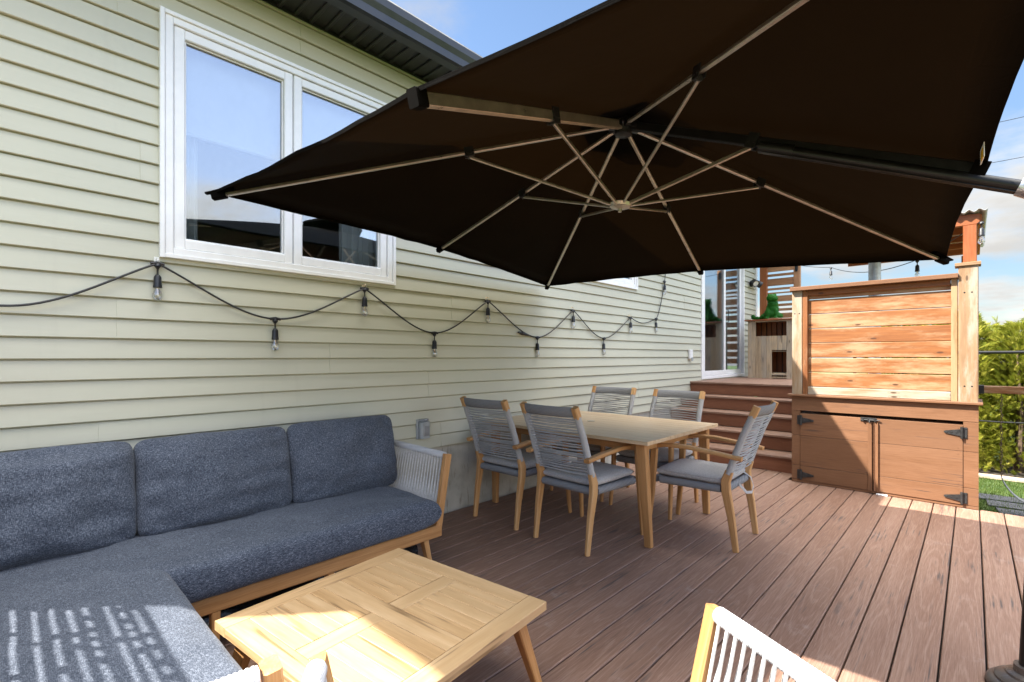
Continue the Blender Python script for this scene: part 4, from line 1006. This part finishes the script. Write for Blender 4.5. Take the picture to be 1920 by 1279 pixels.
# cedar hedge: each shrub its own
def cedar(seed, H, W):
    rs = random.Random(seed); m = MB()
    def spray(p, d, L):
        d = d.normalized(); side = d.cross(V((rs.gauss(0, 1), rs.gauss(0, 1), rs.gauss(0, 1)))).normalized(); r = rs.random()
        up = V((0, 0, .25))
        for k in range(5):
            b = p + d * L * k / 5; l2 = L * (.62 - .09 * k)
            for s in (-1, 1):
                e = b + (d * .75 + side * s * .8 + up).normalized() * l2; w = d * L * .085
                m.add([b - w, b + w, e], [(0, 1, 2)], None, min(1, max(0, r + rs.uniform(-.2, .2))))
        e = p + d * L * 1.25; w = side * L * .07; m.add([p + d * L * .7 - w, p + d * L * .7 + w, e], [(0, 1, 2)], None, r)
    tips = []
    for _ in range(16): a = rs.uniform(0, 2 * pi); rr = rs.uniform(0, .30) * W; tips.append((cos(a) * rr, sin(a) * rr, H * rs.uniform(.82, 1.06)))
    for _ in range(3300):
        z = H * (rs.random() ** .85); k = (1 - (z / H) ** 3.2) ** .5 if z < H else 0
        a = rs.uniform(0, 2 * pi); bump_ = 1 + .28 * noise.noise(V((cos(a) * 2, sin(a) * 2, z * 2.4)) + V((seed * 3.1, 0, 0)))
        rr = W * .5 * max(.06, k) * bump_ * rs.uniform(.72, 1.0) ** .6
        spray(V((cos(a) * rr, sin(a) * rr, z)), V((cos(a), sin(a), rs.uniform(.2, 1.1))), rs.uniform(.07, .13))
    for t in tips:
        for _ in range(26):
            f = rs.random(); p = V((t[0] + rs.gauss(0, .035) * (1.3 - f), t[1] + rs.gauss(0, .035) * (1.3 - f), H * .62 + (t[2] - H * .62) * f)); spray(p, V((rs.gauss(0, .6), rs.gauss(0, .6), 1.2)), rs.uniform(.05, .10))
    return m
protos = []
for s_d, (H_, W_d) in enumerate(((2.35, 1.05), (2.15, .98), (2.45, 1.1))):
    t = thing('cedar_shrub', 'x', 'hedge shrub', group='cedar shrubs of the hedge')
    cedar(s_d + 1, H_, W_d).build('foliage', 'cedar_leaf', t, smooth=False)
    mt = MB()
    for q in range(3): mt.tube([(.05 * q - .05, .03 * q, 0), (.07 * q - .06, .03 * q - .02, H_ * .4), (.08 * q - .08, .02, H_ * .8)], .03, 7, rf=lambda i, a, L: (.035, .025, .01)[i])
    mt.build('trunk', 'bark', t); protos.append(t)
hl = [(2.95, 10.28, 'tall cedar shrub at the cabinet end of the hedge'), (3.62, 10.22, 'cedar shrub of the hedge above the swing strap'), (4.30, 10.30, 'cedar shrub at the far right end of the hedge in view'), (2.25, 10.45, 'cedar shrub hidden mostly behind the privacy screen'),
      (4.95, 10.25, 'cedar shrub of the hedge just past the picture edge'), (3.28, 10.75, 'cedar shrub of the rear hedge row behind the fence rail end'), (3.98, 10.8, 'cedar shrub of the rear hedge row above the wooden beam'), (5.6, 10.4, 'cedar shrub standing last along the fence')]
for i, (x, y, lab) in enumerate(hl):
    t = protos[i % 3] if i < 3 else copy_tree(protos[(i * 2) % 3])
    t.location = (x, y, ZG + .02); t.rotation_euler = (0, 0, i * 1.3); t['label'] = lab
# fence in front of the hedge
fe = thing('metal_fence', 'black tubular metal fence running in front of the cedar hedge', 'fence')
m = MB(); m.tube([(1.6, 9.66, 1.325), (7.0, 9.66, 1.325)], .021, 12); m.build('top_rail', 'black_metal', fe)
m = MB(); m.tube([(1.6 + .2 * i, 9.72 + .01 * sin(i), .345 + .006 * sin(i * 1.3)) for i in range(27)], .012, 8); m.build('lower_rail', 'black_metal', fe)
for x in (1.7, 4.6, 6.9):
    m = MB(); m.tube([(x, 9.69, ZG), (x, 9.69, 1.35)], .024, 12); m.lathe([(.028, 0), (.028, .02), (.015, .04), (.001, .045)], (x, 9.69, 1.35)); m.build('post', 'black_metal', fe)
# swing beam with chain and strap seat
sw = thing('strap_swing', 'wooden swing beam right of the cabinet with a chain and pale strap seat', 'swing')
m = MB(); m.box((3.185, 7.47, .862), (5.2, 7.53, .944), .006, 0); m.build('beam', 'cedar', sw)
m = MB(); m.box((3.131, 7.45, .855), (3.20, 7.468, .95), .003, 0); m.box((3.131, 7.532, .855), (3.20, 7.55, .95), .003, 0); m.box((3.131, 7.45, .84), (3.145, 7.55, .965), .003, 2); m.build('bracket', 'black_metal', sw)
m = MB(); m.box((5.12, 7.45, ZG), (5.20, 7.55, .861), .006); m.build('post', 'cedar_grey', sw)
for x in (3.335, 3.80):
    m = MB(); z = .86; k = 0
    while z > -.03:
        c = V((x + .004 * sin(k), 7.5, z - .02)); ax = V((1, 0, 0)) if k % 2 else V((0, 1, 0))
        m.tube([c + ax * .008 * cos(q) + V((0, 0, .02 * sin(q))) for q in [i * 2 * pi / 8 for i in range(9)]], .0035, 5); z -= .031; k += 1
    m.build('chain', 'bark' if x < 3.5 else 'bark', sw)
m = MB(); pts = []
for i in range(25):
    t_ = i / 24; pts.append((3.335 + (3.80 - 3.335) * t_, 7.5, -.04 - .25 * (1 - (2 * t_ - 1) ** 2) ** .8))
m.path(pts, .12, .008, (0, 0, 1), .002); m.build('strap_seat', 'rope_dark', sw)

# ------------------------------------------------------------------ overhead wires beside the umbrella
for i, (z, lab) in enumerate(((9.3, 'upper thin overhead wire crossing the sky past the umbrella arm'), (7.9, 'lower thin overhead wire crossing the sky past the umbrella arm'))):
    m = MB(); m.tube([(-10 + 3 * k, 24 + .12 * k, z + .5 * ((k - 8) / 8) ** 2 + .05 * k) for k in range(17)], .010, 6); tag(m.build('overhead_wire', 'black_plastic'), lab, 'wire')

# ------------------------------------------------------------------ world, sun, camera
w = bpy.data.worlds.new('World'); S.world = w; w.use_nodes = True; nt = w.node_tree; nt.nodes.clear()
def N(t, **k):
    x = nt.nodes.new('ShaderNode' + t)
    for a, v in k.items(): setattr(x, a, v)
    return x
el = math.asin(SUN.z); az = math.atan2(SUN.x, SUN.y)
sky = N('TexSky', sky_type='NISHITA', sun_disc=False, sun_elevation=el, sun_rotation=az, altitude=100., air_density=1., dust_density=.3, ozone_density=1.)
tc = N('TexCoord'); sp = N('SeparateXYZ'); nt.links.new(tc.outputs['Generated'], sp.inputs[0])
def mth(op, a, b=0.):
    m_ = N('Math', operation=op)
    for i, v in enumerate((a, b)):
        if isinstance(v, (int, float)): m_.inputs[i].default_value = v
        else: nt.links.new(v, m_.inputs[i])
    return m_.outputs[0]
def mrange(v, a, b, c=0., d_=1.):
    m_ = N('MapRange', interpolation_type='SMOOTHSTEP'); nt.links.new(v, m_.inputs[0])
    for i, q in enumerate((a, b, c, d_)): m_.inputs[i + 1].default_value = q
    return m_.outputs[0]
zc = mth('ADD', mth('MAXIMUM', sp.outputs[2], 0.), .16); cb = N('CombineXYZ'); nt.links.new(mth('DIVIDE', sp.outputs[0], zc), cb.inputs[0]); nt.links.new(mth('DIVIDE', sp.outputs[1], zc), cb.inputs[1])
no = N('TexNoise'); nt.links.new(cb.outputs[0], no.inputs['Vector']); no.inputs['Scale'].default_value = .62; no.inputs['Detail'].default_value = 9; no.inputs['Roughness'].default_value = .56
no2 = N('TexNoise'); mp = N('Mapping'); nt.links.new(cb.outputs[0], mp.inputs[0]); mp.inputs['Location'].default_value = (.12, .16, .0); nt.links.new(mp.outputs[0], no2.inputs['Vector']); no2.inputs['Scale'].default_value = .62; no2.inputs['Detail'].default_value = 9; no2.inputs['Roughness'].default_value = .56
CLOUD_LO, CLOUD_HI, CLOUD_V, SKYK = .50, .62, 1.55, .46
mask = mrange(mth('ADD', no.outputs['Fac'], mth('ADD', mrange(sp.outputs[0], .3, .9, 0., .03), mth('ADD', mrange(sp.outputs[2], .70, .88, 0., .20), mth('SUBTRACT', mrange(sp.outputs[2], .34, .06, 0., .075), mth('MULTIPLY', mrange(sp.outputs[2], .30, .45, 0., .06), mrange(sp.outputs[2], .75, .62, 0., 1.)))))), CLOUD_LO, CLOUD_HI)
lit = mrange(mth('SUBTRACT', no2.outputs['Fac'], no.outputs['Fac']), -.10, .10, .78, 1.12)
cloud_fill = mth('MULTIPLY', mrange(sp.outputs[0], .3, .9, 1., 2.4), mrange(sp.outputs[2], .68, .88, 1., 7.5))  # clouds brightened toward +x and unseen overhead, added as fill light
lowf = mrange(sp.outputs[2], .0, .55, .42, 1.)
skyb = mth('MULTIPLY', mrange(sp.outputs[0], .2, .9, 1., 3.0), mrange(sp.outputs[2], .6, .9, 1., 1.8))                 # sky raised toward +x and overhead too, added to light wall and deck
cv = mth('MULTIPLY', mth('MULTIPLY', lit, CLOUD_V), cloud_fill)
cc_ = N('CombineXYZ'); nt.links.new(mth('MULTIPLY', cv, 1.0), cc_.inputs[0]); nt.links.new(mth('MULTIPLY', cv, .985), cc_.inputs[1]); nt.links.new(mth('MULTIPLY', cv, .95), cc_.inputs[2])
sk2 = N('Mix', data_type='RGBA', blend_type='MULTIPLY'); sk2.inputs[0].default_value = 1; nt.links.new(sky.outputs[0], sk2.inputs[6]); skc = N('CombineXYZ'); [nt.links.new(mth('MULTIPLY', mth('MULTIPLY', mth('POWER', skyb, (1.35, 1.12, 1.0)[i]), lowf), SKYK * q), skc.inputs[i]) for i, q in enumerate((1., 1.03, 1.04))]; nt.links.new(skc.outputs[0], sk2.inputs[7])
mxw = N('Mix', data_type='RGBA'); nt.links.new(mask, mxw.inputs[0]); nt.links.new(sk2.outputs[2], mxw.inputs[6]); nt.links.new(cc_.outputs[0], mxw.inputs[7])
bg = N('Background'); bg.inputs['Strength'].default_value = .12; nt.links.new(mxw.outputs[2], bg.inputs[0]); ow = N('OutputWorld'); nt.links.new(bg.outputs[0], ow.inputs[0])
ld = bpy.data.lights.new('sun', 'SUN'); ld.energy = 3.3; ld.angle = R(.5); ld.color = (1, .95, .87)
lo = bpy.data.objects.new('sun', ld); COL.objects.link(lo); lo.rotation_euler = SUN.to_track_quat('Z', 'Y').to_euler(); lo.location = (-4, -6, 12)
cd = bpy.data.cameras.new('camera'); cam = bpy.data.objects.new('camera', cd); COL.objects.link(cam); S.camera = cam
cd.sensor_width = 36; cd.lens = 36 * 911 / 1920; cd.shift_y = 28.5 / 1920; cd.clip_start = .02; cd.clip_end = 500
cam.location = (3.11, 0, 1.27); cam.rotation_euler = (pi / 2, 0, math.atan(864 / 911))
vs_ = S.view_settings; vs_.view_transform = 'Standard'; vs_.look = 'None'; vs_.exposure = 2.36; vs_.gamma = 1
S.cycles.max_bounces = 8; S.cycles.diffuse_bounces = 5; S.cycles.transparent_max_bounces = 12; S.cycles.caustics_reflective = False; S.cycles.caustics_refractive = False
S.cycles.use_denoising = True
